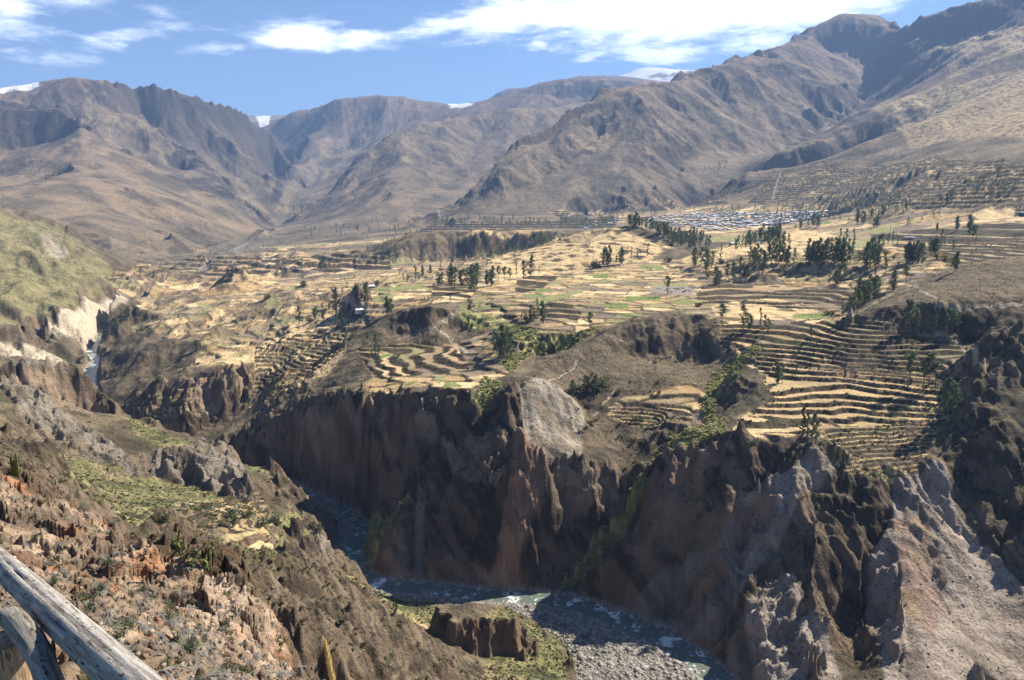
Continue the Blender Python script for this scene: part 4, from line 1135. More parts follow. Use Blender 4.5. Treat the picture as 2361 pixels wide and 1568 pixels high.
for i in range(2): proto_mesh('round%d' % i, bush_proto(500+i), M_BUSH)
proto_mesh('yellow0', bush_proto(520, 1.1, 1.2), M_YEL)
def plant(name, kind, x, y, z, h, label, cat, group):
    unit = 10.0 if kind[:-1] in ('tall', 'clump', 'thin', 'bare') else 1.2
    a, b = PROTO[kind]
    s = h/unit; r = empty(name, (x, y, z-.15), label, cat, group, rnd.uniform(0, 6.28), (s*rnd.uniform(.9, 1.15), s*rnd.uniform(.9, 1.15), s))
    o = bpy.data.objects.new('trunk', a); COL.objects.link(o); o.parent = r
    c = bpy.data.objects.new('crown', b); COL.objects.link(c); c.parent = r
    return r
ORD = ['first', 'second', 'third', 'fourth', 'fifth', 'sixth', 'seventh', 'eighth', 'ninth', 'tenth', 'eleventh', 'twelfth', 'thirteenth', 'fourteenth', 'fifteenth', 'sixteenth', 'seventeenth', 'eighteenth', 'nineteenth', 'twentieth']
def ordinal(i):
    if i < 20: return ORD[i]
    t = ['twenty', 'thirty', 'forty', 'fifty', 'sixty', 'seventy', 'eighty', 'ninety'][(i+1)//10-2]; u = (i+1) % 10
    return t+'-'+ORD[u-1] if u else t[:-1]+'ieth'
LOOK = {'tall': 'tall eucalyptus', 'clump': 'broad eucalyptus', 'thin': 'slender eucalyptus', 'bare': 'bare-trunked eucalyptus', 'round': 'round dark bush', 'yellow': 'yellow bush'}
# group phrase: list of (U, V of the foot, height in frame units, kind)
def R2(l, k='tall', ou=1180.5, ov=392): return [(ou+a[0]/4, ov+a[1]/4, a[2]/4, a[3] if len(a) > 3 else k) for a in l]
def R3(l, k='tall'): return R2(l, k, 1770.75, 392)
def R4(l, k='tall'): return R2(l, k, 590.25, 588)
def RB(l, k='tall'): return R2(l, k, 1770.75, 784)
def RC(l, k='round'): return R2(l, k, 1180.5, 784)
GROVES = {
 'in the thicket left of the long grove': R3([(20, 640, 90), (60, 625, 80, 'clump'), (95, 600, 110), (250, 560, 60), (300, 545, 70, 'clump'), (370, 530, 60), (420, 520, 130, 'clump'), (460, 525, 110, 'clump'), (0, 820, 150, 'clump'), (60, 800, 160), (100, 790, 140, 'clump'), (140, 820, 150)]),
 'on the upper fields right of the town': R3([(830, 500, 120, 'clump'), (865, 495, 115, 'clump'), (880, 510, 90), (950, 440, 80, 'clump'), (985, 530, 90, 'clump'), (1010, 525, 100, 'clump'), (1020, 460, 90), (1050, 430, 100, 'clump'), (590, 410, 70), (620, 405, 85, 'clump'), (650, 400, 60), (560, 405, 50), (770, 375, 60, 'thin'), (795, 370, 60), (1275, 375, 75, 'clump'), (1640, 330, 110, 'clump'), (1665, 315, 100), (1690, 300, 90), (1805, 300, 70, 'thin'), (910, 350, 60), (930, 360, 60, 'clump')]),
 'massed inside the long right grove': R3([(375, 850, 150), (420, 860, 170, 'clump'), (500, 850, 150, 'clump'), (520, 860, 140), (600, 870, 160, 'clump'), (620, 800, 170), (670, 870, 170, 'clump'), (730, 870, 160), (690, 780, 150, 'clump'), (740, 770, 130), (945, 880, 200), (985, 880, 190), (1020, 900, 160), (1275, 860, 150), (1310, 860, 170, 'clump'), (1360, 865, 170, 'clump'), (1520, 770, 120, 'clump'), (1560, 770, 120), (870, 1250, 190, 'clump'), (925, 1215, 190, 'clump'), (975, 1185, 190, 'clump'), (790, 1315, 150, 'clump')]),
 'below the tan hill on the middle plateau': R2([(170, 1000, 220), (110, 1000, 160), (40, 960, 100, 'thin'), (250, 960, 70, 'thin'), (870, 890, 185, 'clump'), (840, 880, 130), (905, 890, 150), (790, 905, 80, 'round'), (1010, 870, 150, 'clump'), (960, 870, 80), (1100, 820, 110, 'thin'), (1150, 820, 60), (1250, 795, 110, 'thin'), (1440, 845, 50, 'round')]),
 'on the middle terraces near the pond': R2([(1435, 1150, 160, 'bare'), (1706, 1262, 45, 'round'), (175, 1390, 140), (145, 1395, 110, 'round'), (270, 1420, 200, 'clump'), (235, 1330, 140, 'thin'), (92, 1400, 75), (720, 1480, 160, 'bare'), (1935, 1440, 190, 'bare'), (2130, 1480, 220), (2180, 1485, 150, 'clump'), (2290, 1440, 160, 'thin'), (2335, 1470, 130), (2360, 1530, 80)]),
 'in the grove behind the pond': R2([(1690, 890, 170, 'clump'), (1745, 880, 160), (1790, 940, 200, 'clump'), (1840, 910, 150), (1925, 830, 110, 'thin'), (1930, 730, 60, 'thin'), (1870, 1080, 180, 'clump'), (1910, 1090, 150), (1990, 1045, 170, 'bare'), (2040, 1020, 160), (2110, 960, 150), (2150, 1000, 130, 'clump'), (2190, 870, 140), (2230, 940, 210, 'clump'), (2290, 960, 220, 'clump'), (2260, 850, 160)]),
 'in the long grove on the right plateau': R3([(30, 880, 190), (70, 885, 165), (110, 860, 160, 'clump'), (160, 875, 130), (190, 885, 170, 'clump'), (235, 870, 135), (150, 705, 130, 'clump'), (195, 700, 110), (350, 880, 130), (400, 875, 220, 'clump'), (440, 865, 190, 'clump'), (480, 810, 170), (540, 835, 200, 'clump'), (575, 800, 160), (640, 860, 220, 'clump'), (660, 705, 160, 'thin'), (720, 705, 150), (790, 690, 140, 'thin'), (700, 875, 190, 'clump'), (755, 865, 150), (785, 790, 125)]),
 'around the shaded bank on the right': R3([(925, 905, 240, 'clump'), (965, 850, 220, 'clump'), (1000, 915, 200, 'clump'), (1040, 765, 170, 'clump'), (1105, 680, 100, 'thin'), (1150, 680, 110, 'thin'), (1190, 705, 90, 'thin'), (850, 790, 60, 'round'), (1080, 975, 140, 'bare'), (990, 1005, 90), (640, 1070, 150, 'clump'), (685, 1050, 180, 'clump'), (710, 960, 130), (565, 1060, 120, 'thin'), (1270, 1050, 160, 'bare'), (1150, 1115, 190, 'clump')]),
 'in the dense grove running down the slope': R3([(755, 1315, 120), (800, 1290, 200, 'clump'), (850, 1235, 230, 'clump'), (905, 1225, 200, 'clump'), (950, 1185, 210, 'clump'), (1000, 1160, 180, 'clump'), (825, 1270, 160), (685, 1345, 95), (735, 1315, 150), (1030, 1235, 75, 'thin'), (545, 1332, 42, 'round'), (595, 1332, 42, 'round')]),
 'in the far right grove under the hill': R3([(1260, 835, 130), (1290, 855, 190, 'clump'), (1330, 860, 180, 'clump'), (1395, 860, 200, 'clump'), (1425, 840, 140), (1500, 745, 120, 'clump'), (1540, 765, 150, 'clump'), (1590, 725, 160, 'thin'), (1625, 690, 100, 'thin'), (1705, 745, 95), (1745, 930, 170, 'clump'), (1745, 560, 130, 'clump'), (1840, 600, 190, 'clump'), (1885, 670, 150, 'bare'), (1915, 650, 130, 'bare'), (1560, 570, 80, 'clump'), (1130, 565, 45, 'thin'), (1310, 515, 40)]),
 'flowering among the right groves': R3([(1560, 825, 62), (1620, 845, 65), (1705, 870, 70), (1080, 800, 65), (1165, 825, 42), (850, 825, 40), (1400, 705, 40)], 'yellow')+R2([(1805, 985, 62)], 'yellow'),
 'on the shaded hillside at the right': R3([(1265, 1500, 280, 'thin'), (1310, 1480, 250), (1360, 1500, 190), (1650, 1500, 200), (1700, 1490, 190, 'clump'), (1750, 1480, 160), (1540, 1490, 200, 'thin'), (0, 1500, 120), (398, 1560, 115)]),
 'on the terraces above the right cliff': RB([(385, 100, 100, 'thin'), (85, 412, 180, 'clump'), (130, 400, 170), (1295, 430, 310, 'bare'), (1430, 440, 270, 'bare'), (1480, 440, 300, 'bare'), (1540, 430, 220, 'bare'), (310, 930, 290, 'thin'), (355, 940, 260, 'thin'), (405, 950, 260), (440, 950, 200), (1650, 760, 400), (1705, 725, 310), (1620, 720, 300, 'thin'), (1830, 540, 170, 'thin'), (1822, 770, 90), (2065, 335, 36, 'round'), (262, 320, 110, 'thin')]),
 'in the basin behind the grey spur': RC([(560, 510, 140, 'clump'), (610, 500, 120), (680, 490, 160, 'clump'), (760, 480, 180, 'clump'), (800, 460, 140), (965, 500, 55), (1140, 950, 42), (1203, 962, 40), (635, 862, 42), (720, 768, 40), (1000, 782, 30), (1135, 748, 38), (1190, 748, 38), (1250, 830, 40), (1325, 872, 40), (1465, 935, 50), (1365, 495, 36), (1350, 400, 34), (835, 632, 30), (995, 900, 30), (2190, 985, 95), (1325, 220, 34), (745, 800, 34), (685, 812, 28), (780, 748, 34)]),
 'scattered over the left valley fields': R4([(400, 645, 160), (432, 640, 60, 'thin'), (548, 600, 105, 'clump'), (500, 620, 55, 'round'), (615, 520, 75), (680, 510, 65, 'clump'), (740, 645, 190, 'thin'), (790, 640, 115), (715, 435, 110), (745, 430, 130, 'clump'), (800, 370, 60), (1020, 405, 120, 'clump'), (1105, 282, 50, 'round'), (1200, 284, 22, 'round'), (1205, 555, 165, 'clump'), (1250, 540, 130), (1525, 445, 40, 'thin'), (1550, 442, 50), (1590, 435, 62), (1470, 462, 34, 'thin'), (1790, 445, 58), (1706, 445, 34, 'thin'), (1000, 595, 95), (960, 530, 80), (910, 560, 85)]),
 'along the diagonal ridge and its terraces': R4([(1035, 820, 110, 'bare'), (1105, 905, 170, 'thin'), (1072, 945, 75), (1132, 955, 125), (690, 815, 90, 'thin'), (670, 820, 70), (815, 900, 95), (845, 905, 70), (655, 975, 110, 'thin'), (500, 815, 60, 'thin'), (862, 700, 75, 'thin')]),
 'standing over its shadow in the middle fields': R4([(2250, 970, 310, 'clump'), (2330, 940, 250, 'clump'), (2200, 900, 190, 'clump')]),
 'in the row behind the peaked hill': R4([(1690, 285, 115, 'clump'), (1720, 275, 110), (1800, 285, 195, 'clump'), (1832, 278, 160), (1912, 295, 160, 'clump'), (1945, 280, 140), (1995, 335, 230, 'clump'), (2035, 285, 200, 'clump'), (2120, 285, 140, 'clump'), (2185, 285, 175, 'clump'), (2235, 235, 125, 'bare'), (2290, 235, 120, 'bare'), (2340, 245, 115, 'bare')]),
 'beyond the row behind the peaked hill': R4([(1470, 225, 125), (1500, 240, 80), (1530, 205, 100, 'clump'), (1605, 175, 85, 'clump'), (1655, 65, 65), (1705, 155, 95, 'thin'), (1400, 255, 80), (1360, 230, 60), (600, 130, 100, 'clump'), (640, 125, 95, 'clump'), (680, 120, 80), (500, 110, 45), (430, 112, 50, 'thin'), (15, 120, 60), (440, 300, 60, 'round'), (1990, 112, 34, 'round'), (95, 410, 50, 'round')]),
 'on the near left terraces': [(538, 1216, 44, 'clump'), (602, 1216, 24, 'round'), (566, 1192, 18, 'round'), (371, 1204, 28, 'round'), (472, 1172, 18, 'round'), (635, 1212, 22, 'round'), (730, 1230, 26, 'round'), (524, 1196, 12, 'round'), (910, 1419, 28, 'clump'), (452, 812, 26, 'clump'), (368, 885, 16, 'round')],
}
def add_grove(gname, lst):
    lst = sorted(lst, key=lambda a: a[0]); cnt = {}
    tot = {}
    for a in lst: tot[a[3]] = tot.get(a[3], 0)+1
    for (u, v, hp, k) in lst:
        h0 = spot(u, v, 60)
        if h0 is None or h0[1] > 4500: continue
        x, y, z = h0; dist = y*math.cos(PITCH)-z*math.sin(PITCH)
        h = min(max(hp/FP*dist*1.04, .8), 26)
        i = cnt.get(k, 0); cnt[k] = i+1
        pv = k+str(rnd.randrange(len([q for q in PROTO if q[:-1] == k])))
        where = '' if tot[k] == 1 else ', %s such from left' % ordinal(i)
        nm = {'round': 'round_bush', 'yellow': 'flowering_bush'}.get(k, 'eucalyptus_tree')
        plant(nm, pv, x, y, ground(x, y), h, LOOK[k]+' '+gname+where, 'bush' if nm != 'eucalyptus_tree' else 'tree', ('bushes ' if nm != 'eucalyptus_tree' else 'eucalyptus trees ')+gname)
for g, l in GROVES.items(): add_grove(g, l)
# two plantations: every tree its own object
def in_poly(u, v, P):
    c = False
    for i in range(len(P)):
        xa, ya = P[i]; xb, yb = P[(i+1) % len(P)]
        if (ya > v) != (yb > v) and u < (xb-xa)*(v-ya)/(yb-ya)+xa: c = not c
    return c
def scatter(P, n, rg, dmin=0):
    out = []; us = [p[0] for p in P]; vs = [p[1] for p in P]; tries = 0
    while len(out) < n and tries < n*60:
        tries += 1
        u, v = rg.uniform(min(us), max(us)), rg.uniform(min(vs), max(vs))
        if in_poly(u, v, P) and all((u-a)**2+((v-b)*2)**2 > dmin**2 for a, b in out): out.append((u, v))
    return out
rp = random.Random(5)
for gname, P, n, hp, dm in (('in the plantation below the town', [(1450, 521), (1500, 528), (1560, 545), (1610, 552), (1636, 562), (1640, 572), (1600, 576), (1545, 566), (1530, 545), (1450, 526)], 70, 27, 3),
                        ('in the wood right of the plantation', [(1690, 573), (1740, 553), (1800, 540), (1800, 556), (1740, 566), (1700, 578)], 36, 25, 4)):
    pts = sorted(scatter(P, n, rp, dm))
    for i, (u, v) in enumerate(pts):
        h0 = spot(u, v, 300)
        if h0 is None: continue
        x, y, z = h0; k = rp.choice(['tall0', 'tall1', 'tall3', 'clump0', 'clump1', 'thin0'])
        plant('eucalyptus_tree', k, x, y, ground(x, y), min(30, hp*rp.uniform(.75, 1.15)/FP*y*1.02), 'close-set eucalyptus '+gname+', '+ordinal(i)+' from left', 'tree', 'eucalyptus trees '+gname)
# hundreds of tiny far trees read as one mass
def merged(tmpl, places):
    V0 = np.array([tuple(v) for v in tmpl[0]], np.float32); k = max(len(f) for f in tmpl[1]); F0 = np.array(tmpl[1], np.int32)
    n = len(places); P = np.array(places, np.float32)     # x y z sx sz rot
    c, s = np.cos(P[:, 5]), np.sin(P[:, 5])
    x = V0[None, :, 0]*P[:, 3:4]; y = V0[None, :, 1]*P[:, 3:4]
    W = np.stack([x*c[:, None]-y*s[:, None]+P[:, 0:1], x*s[:, None]+y*c[:, None]+P[:, 1:2], V0[None, :, 2]*P[:, 4:5]+P[:, 2:3]], -1).reshape(-1, 3)
    F = (F0[None]+(np.arange(n)*len(V0))[:, None, None]).reshape(-1, F0.shape[1])
    return W, F
def merged_many(tmpls, places):
    Vs = []; Fs = []; o = 0
    for i, t in enumerate(tmpls):
        pl = places[i::len(tmpls)]
        if not pl: continue
        v, f = merged(t, pl); Vs.append(v); Fs.append(f+o); o += len(v)
    return np.concatenate(Vs), np.concatenate(Fs)
def far_tree(seed):
    rg = random.Random(seed); cen = [((rg.uniform(-.08, .08), rg.uniform(-.08, .08), t), .16*math.sin(math.pi*min(1, t*.85+.15))+.03) for t in (.25, .4, .52, .64, .76, .88, .97)]
    return sprays(cen, 9, .16, rg, .2)
FT = [far_tree(600+i) for i in range(4)]
far = []
rf = random.Random(9)
for P, n, hp in (([(1000, 508), (1180, 512), (1290, 516), (1300, 532), (1180, 528), (1000, 520)], 60, 15), ([(1290, 505), (1460, 498), (1480, 520), (1400, 522), (1300, 530)], 50, 15),
              ([(1040, 600), (1210, 575), (1230, 545), (1300, 560), (1180, 590), (1120, 608)], 50, 17), ([(830, 580), (900, 560), (930, 590), (880, 600)], 25, 12),
              ([(700, 530), (980, 505), (1000, 540), (900, 560), (720, 550)], 60, 10), ([(400, 590), (660, 540), (700, 600), (450, 620)], 30, 9),
              ([(1460, 490), (1650, 480), (1880, 478), (1880, 490), (1500, 500)], 40, 12), ([(1640, 455), (1750, 425), (1790, 410), (1700, 450)], 25, 12), ([(1620, 395), (1680, 370), (1670, 400)], 22, 8),
              ([(1950, 480), (2070, 455), (2100, 480), (2000, 505)], 36, 17), ([(2240, 460), (2230, 420), (2361, 380), (2361, 440), (2300, 465)], 50, 13), ([(2260, 385), (2310, 375), (2320, 385)], 12, 10),
              ([(1860, 500), (1960, 480), (2300, 440), (2361, 450), (2100, 520)], 40, 15), ([(205, 795), (230, 765), (250, 735), (300, 712), (306, 735), (250, 775)], 46, 11),
              ([(760, 640), (960, 590), (960, 640), (800, 660)], 26, 9), ([(650, 500), (700, 470), (720, 480), (680, 510)], 20, 12), ([(1900, 430), (2060, 400), (2300, 400), (2000, 460)], 25, 9), ([(1280, 570), (1400, 560), (1500, 590), (1300, 600)], 8, 10),
              ([(420, 600), (520, 570), (640, 560), (640, 640), (430, 660)], 30, 7), ([(1780, 500), (1960, 480), (1980, 520), (1800, 520)], 16, 20), ([(2180, 600), (2361, 540), (2361, 580), (2200, 606)], 20, 8)):
    for u, v in scatter(P, n, rf, 3):
        h0 = spot(u, v, 300)
        if h0 is None or h0[1] > 6500: continue
        x, y, z = h0; h = min(hp*rf.uniform(.6, 1.2)/FP*y, 34); far.append((x, y, ground(x, y)-.2, h*rf.uniform(.8, 1.3), h, rf.uniform(0, 6.28)))
V, F = merged_many(FT, far)
mesh_obj('distant_trees', V, F, M_EUC, kind='stuff')
# low scrub, gully shrubs, river boulders
def shrub_tmpl(seed, n, sz=.55):
    rg = random.Random(seed); cen = [((rg.uniform(-.55, .55), rg.uniform(-.55, .55), rg.uniform(.15, .6)), .35) for _ in range(6)]
    return sprays(cen, n, sz, rg, 0)
SH = [shrub_tmpl(700+i, 9) for i in range(4)]
def cover(mask, n, rg, rmin, rmax, s0, s1, flat=.8, sink=.1):
    """random spots on the lattice where mask is high; even per screen area of land"""
    ok = np.argwhere((mask > .5) & (RR > rmin) & (RR < rmax))
    if not len(ok): return []
    r = np.random.RandomState(rg); sel = ok[r.randint(0, len(ok), n)]; o = []
    for i, j in sel:
        s = r.uniform(s0, s1)*(.6+r.rand()**3); x = X[i, j]+r.uniform(-.5, .5); y = Y[i, j]+r.uniform(-.5, .5)
        o.append((x, y, Z[i, j]-sink, s, s*flat*r.uniform(.7, 1.2), r.uniform(0, 6.28)))
    return o
LY = INF['lay']; SLP = INF['sl']
clumpy = fbm(X, Y, 40, 3, 201)
V, F = merged_many(SH, cover((LY['gully'] > .45)*(SLP < 2.2), 3400, 1, 250, 620, .8, 1.9))
mesh_obj('gully_shrubs', V, F, M_GUL, kind='stuff')
bare = (1-LY['field'])*(1-LY['orange'])*(1-LY['pale'])*(INF['rd'] > 2.2)
V, F = merged_many(SH, cover(bare*(clumpy > -.15)*(SLP < 1.6), 14000, 2, 105, 900, .35, 1.0))
mesh_obj('scrub', V, F, M_SCR, kind='stuff')
V, F = merged_many(SH, cover((LY['green'] > .4)*(LY['orange'] < .2)*(SLP < 1.3), 9000, 3, 110, 520, .3, .95)+cover((INF['riser'] > .5)*(clumpy > -.1), 5000, 4, 260, 1100, .5, 1.3, .6))
mesh_obj('shrubbery', V, F, M_BUSH, kind='stuff')
def rock_tmpl(seed):
    import bmesh
    bm = bmesh.new(); bmesh.ops.create_icosphere(bm, subdivisions=1, radius=.6)
    rg = random.Random(seed)
    V = [v.co*rg.uniform(.7, 1.2) for v in bm.verts]; F = [tuple(v.index for v in f.verts) for f in bm.faces]; bm.free()
    return [Vector((v.x, v.y*.8, v.z*.7)) for v in V], F
mr, tr, br = material('river_stone'); gi = tr.new('ShaderNodeNewGeometry').outputs['Random Per Island']
tr.l.new(tr.mix(gi, (.11, .10, .09, 1), (.38, .355, .32, 1)), br.inputs['Base Color']); br.inputs['Roughness'].default_value = .85
RK = [rock_tmpl(i) for i in range(4)]
V, F = merged_many(RK, cover(np.maximum((INF['rd'] < 2.3)*(INF['rd'] > .4)*1., INF['gl'])*(Z < INF['wz']+1.6), 9000, 6, 240, 560, .4, 1.7, .8, .1)+cover(np.maximum((INF['rd'] < 2.0)*1., INF['gl'])*(Z < INF['wz']+1.5), 700, 7, 240, 560, 1.2, 3.0, .75, .2))
mesh_obj('river_rocks', V, F, mr, kind='stuff')
ms, ts, bs = material('loose_stone'); gs_ = ts.new('ShaderNodeNewGeometry').outputs['Random Per Island']
ts.l.new(ts.mix(gs_, (.10, .08, .062, 1), (.36, .29, .225, 1)), bs.inputs['Base Color']); bs.inputs['Roughness'].default_value = .9
V, F = merged_many(RK, cover((LY['orange'] < .4)*(INF['rd'] > 2.5)*1., 4200, 21, 84, 270, .12, .8, .8, .05)+cover((LY['pale'] > .4)*(X > 60)*1., 4200, 22, 240, 440, .25, 1.1, .8, .1)+cover((LY['orange'] > .5)*1., 2600, 23, 14, 90, .06, .4, .8, .02)+cover((LY['pale'] > .4)*(X < 0)*1., 2000, 24, 280, 560, .3, 1.2, .8, .1))
mesh_obj('loose_rocks', V, F, ms, kind='stuff')
V, F = merged_many(SH, cover((LY['orange'] < .3)*(SLP < 1.6)*(clumpy > -.3), 6500, 25, 84, 270, .25, .8))
mesh_obj('hillside_herbs', V, F, M_BUSH, kind='stuff')
# ================================================================ foreground plants on the orange rock
M_PUYA = leaf_material('spiky_leaf', (.16, .18, .12, 1), (.26, .27, .20, 1), (.10, .11, .06, 1))
M_DRY = leaf_material('grey_moss', (.20, .19, .175, 1), (.30, .285, .26, 1), (.13, .12, .11, 1))
M_CAC = leaf_material('cactus_skin', (.13, .17, .05, 1), (.22, .25, .09, 1), (.09, .12, .04, 1))
def tuft(seed, n, L, wid, up=.5, hang=0):
    rg = random.Random(seed); V = []; F = []
    for k in range(n):
        an = rg.uniform(0, 6.28); t = rg.uniform(.1, 1.25)
        d = Vector((math.cos(an)*math.cos(t), math.sin(an)*math.cos(t), math.sin(t)*up if not hang else -abs(math.sin(t)))); s = Vector((-math.sin(an), math.cos(an), 0))*wid*.5
        l = L*rg.uniform(.6, 1.1); b = d*l*.5+Vector((0, 0, l*.06)); e = d*l+Vector((0, 0, -l*.16)); o = len(V)
        V += [-s, s, b+s*.8, b-s*.8, e]; F += [(o, o+1, o+2, o+3), (o+3, o+2, o+4, o+4)]
    return V, [f if f[2] != f[3] else f[:3] for f in F]
def tri(t):
    V, F = t; o = []
    for f in F:
        o.append(f[:3])
        if len(f) == 4: o.append((f[0], f[2], f[3]))
    return V, o
TF = [tri(tuft(800+i, 46, .5, .035)) for i in range(3)]
HG = [tri(tuft(820+i, 26, .6, .05, 1, 1)) for i in range(3)]
oz = LY['orange'] > .5
V, F = merged_many(TF, cover(oz*(clumpy < .6)*1.0, 420, 11, 22, 95, .45, 1.3, 1, .03))
mesh_obj('spiky_plants', V, F, M_PUYA, kind='stuff')
V, F = merged_many(HG, cover(oz*(SLP > .8)*1.0, 3000, 12, 22, 95, .5, 1.3, 1.3, -.1))
mesh_obj('hanging_moss', V, F, M_DRY, kind='stuff')
V, F = merged_many([shrub_tmpl(760+i, 26, .22) for i in range(3)], cover(oz*(SLP < 1.2), 520, 13, 22, 95, .3, .75))
mesh_obj('rock_herbs', V, F, M_BUSH, kind='stuff')
for i, (u, v, s) in enumerate([(262, 1215, 1.5), (252, 1320, 1.6), (228, 1372, 1.5), (385, 1430, 1.7), (434, 1502, 1.6), (330, 1365, 1.2), (120, 1350, 1.3), (205, 1415, 1.1)]):
    h = spot(u, v, 10)
    if h is None: continue
    sc_ = s*.7
    r = empty('puya_plant', (h[0], h[1], ground(h[0], h[1])-.03), 'grey green spiky rosette on the orange rock, %s such from the left' % ordinal(sorted([262, 252, 228, 385, 434, 330, 120, 205]).index(u)), 'plant', 'large spiky rosettes on the orange rock', i, sc_)
    v_, f_ = tuft(840+i, 150, 1.0, .05, 1.0); mesh_obj('leaf', v_, f_, M_PUYA, parent=r)['kind'] = 'stuff'
def cactus(seed, n, h):
    rg = random.Random(seed); P = []
    for k in range(n):
        x, y = rg.uniform(-.35, .35), rg.uniform(-.3, .3); hh = h*rg.uniform(.55, 1)
        V = []; F = []; N = 12; rings = [(0, .09), (.3, .11), (.6, .11), (.85, .10), (.96, .07), (1.0, .02)]
        for z, r in rings:
            for q in range(N):
                a = 2*math.pi*q/N; rr = r*(1 if q % 2 else .78); V.append((x+math.cos(a)*rr, y+math.sin(a)*rr, z*hh))
        for i in range(len(rings)-1):
            for q in range(N): F.append((i*N+q, i*N+(q+1) % N, (i+1)*N+(q+1) % N, (i+1)*N+q))
        F.append(tuple((len(rings)-1)*N+q for q in range(N)))
        P.append((V, F))
    return P
for i, (u, v, n, h, lb) in enumerate([(38, 1098, 6, 2.6, 'clump of dark columnar cacti on top of the orange rock spur'), (488, 1300, 3, 1.5, 'short columnar cactus just beyond the orange rock'), (562, 1212, 2, 3.0, 'pair of columnar cacti beside the small field'), (440, 1212, 3, 3., 'columnar cactus left of the near terraces')]):
    p = spot(u, v, 20)
    if p is None: continue
    r = empty('columnar_cactus', (p[0], p[1], ground(p[0], p[1])-.1), lb, 'cactus')
    for V_, F_ in cactus(900+i, n, h): mesh_obj('stem', V_, F_, M_CAC, parent=r)
def prickly(seed, n):
    rg = random.Random(seed); parts = []; tips = [Vector((0, 0, 0))]
    for k in range(n):
        b = rg.choice(tips[-8:]); d = Vector((rg.gauss(0, .6), rg.gauss(0, .6), 1)).normalized(); w_ = d.cross(Vector((rg.gauss(0, 1), rg.gauss(0, 1), .1))).normalized(); nn = d.cross(w_)
        L = .3; V = []; F = []
        for sgn in (1, -1):
            for q in range(10):
                a = 2*math.pi*q/10; V.append(b+d*(L*.5+L*.5*math.cos(a))+w_*L*.36*math.sin(a)+nn*sgn*.02)
        F = [tuple(range(10)), tuple(range(19, 9, -1))]+[(q, 10+q, 10+(q+1) % 10, (q+1) % 10) for q in range(10)]
        parts.append((V, F)); tips.append(b+d*L*.95)
    return join(parts)
for i, (u, v, s, lb) in enumerate([(480, 1325, 1.3, 'prickly pear cactus on the light crest of the orange rock, right of the grey roots'), (428, 1290, .9, 'yellow green prickly pear beside a pale boulder on the rock crest'), (402, 1283, .9, 'prickly pear at the left end of the pale rock crest'), (445, 1330, .7, 'small prickly pear just below the pale rock crest')]):
    p = spot(u, v, 20)
    if p is None: continue
    v_, f_ = prickly(940+i, 34); o = mesh_obj('prickly_pear', v_, f_, M_CAC, label=lb, cat='cactus', group='prickly pears on the orange rock'); o.location = (p[0], p[1], ground(p[0], p[1])-.05); o.scale = (s,)*3
# ================================================================ town
def flat_mat(name, c, r=.7, metal=0):
    m, t, b = material(name); n = t.noise(t.new('ShaderNodeNewGeometry').outputs['Position'], .6, 4)
    t.l.new(t.mix(n, tuple(q*.8 for q in c)+(1,), tuple(min(q*1.15, 1) for q in c)+(1,)), b.inputs['Base Color']); b.inputs['Roughness'].default_value = r; b.inputs['Metallic'].default_value = metal
    return m
MW_ = [flat_mat('adobe_wall', (.42, .33, .24)), flat_mat('whitewashed_wall', (.72, .70, .66)), flat_mat('brick_wall', (.36, .22, .16))]
MR_ = [flat_mat('tin_roof', (.74, .76, .79), .5), flat_mat('white_roof', (.86, .86, .86), .5), flat_mat('blue_roof', (.25, .45, .68), .45), flat_mat('rusty_roof', (.38, .27, .21), .8)]
M_DOOR = flat_mat('dark_opening', (.05, .045, .04))
def house_meshes(i, w, d, h, rise):
    e = .5; V = [(-w/2, -d/2, -1.5), (w/2, -d/2, -1.5), (w/2, d/2, -1.5), (-w/2, d/2, -1.5), (-w/2, -d/2, h), (w/2, -d/2, h), (w/2, d/2, h), (-w/2, d/2, h), (-w/2, 0, h+rise), (w/2, 0, h+rise)]
    F = [(0, 1, 5, 4), (1, 2, 6, 9, 5), (2, 3, 7, 6), (3, 0, 4, 8, 7)]
    a = bpy.data.meshes.new('house_wall'); a.from_pydata(V, [], F)
    t = .18; W = w/2+e; D = d/2+e; hz_ = h-rise*e/(d/2); R = []
    for s in (-1, 1):
        o = len(R); R += [(-W, s*D, hz_+.03), (W, s*D, hz_+.03), (W, 0, h+rise+.03), (-W, 0, h+rise+.03), (-W, s*D, hz_+t), (W, s*D, hz_+t), (W, 0, h+rise+t), (-W, 0, h+rise+t)]
    RFc = []
    for o in (0, 8): RFc += [(o, o+1, o+2, o+3), (o+7, o+6, o+5, o+4), (o, o+4, o+5, o+1), (o+1, o+5, o+6, o+2), (o+3, o+2, o+6, o+7), (o, o+3, o+7, o+4)]
    b = bpy.data.meshes.new('house_roof'); b.from_pydata(R, [], RFc)
    c = bpy.data.meshes.new('house_door'); c.from_pydata([(-.5, -d/2-.05, 0), (.5, -d/2-.05, 0), (.5, -d/2-.05, 2), (-.5, -d/2-.05, 2), (w*.25, -d/2-.05, 1), (w*.25+.9, -d/2-.05, 1), (w*.25+.9, -d/2-.05, 1.9), (w*.25, -d/2-.05, 1.9)], [], [(0, 1, 2, 3), (4, 5, 6, 7)])
    c.materials.append(M_DOOR)
    return a, b, c
HM = [house_meshes(i, *q) for i, q in enumerate([(10, 8, 2.6, .9), (14, 9, 2.9, 1.0), (9, 8, 4.2, .8), (19, 11, 3.2, 1.3)])]
HV = {}
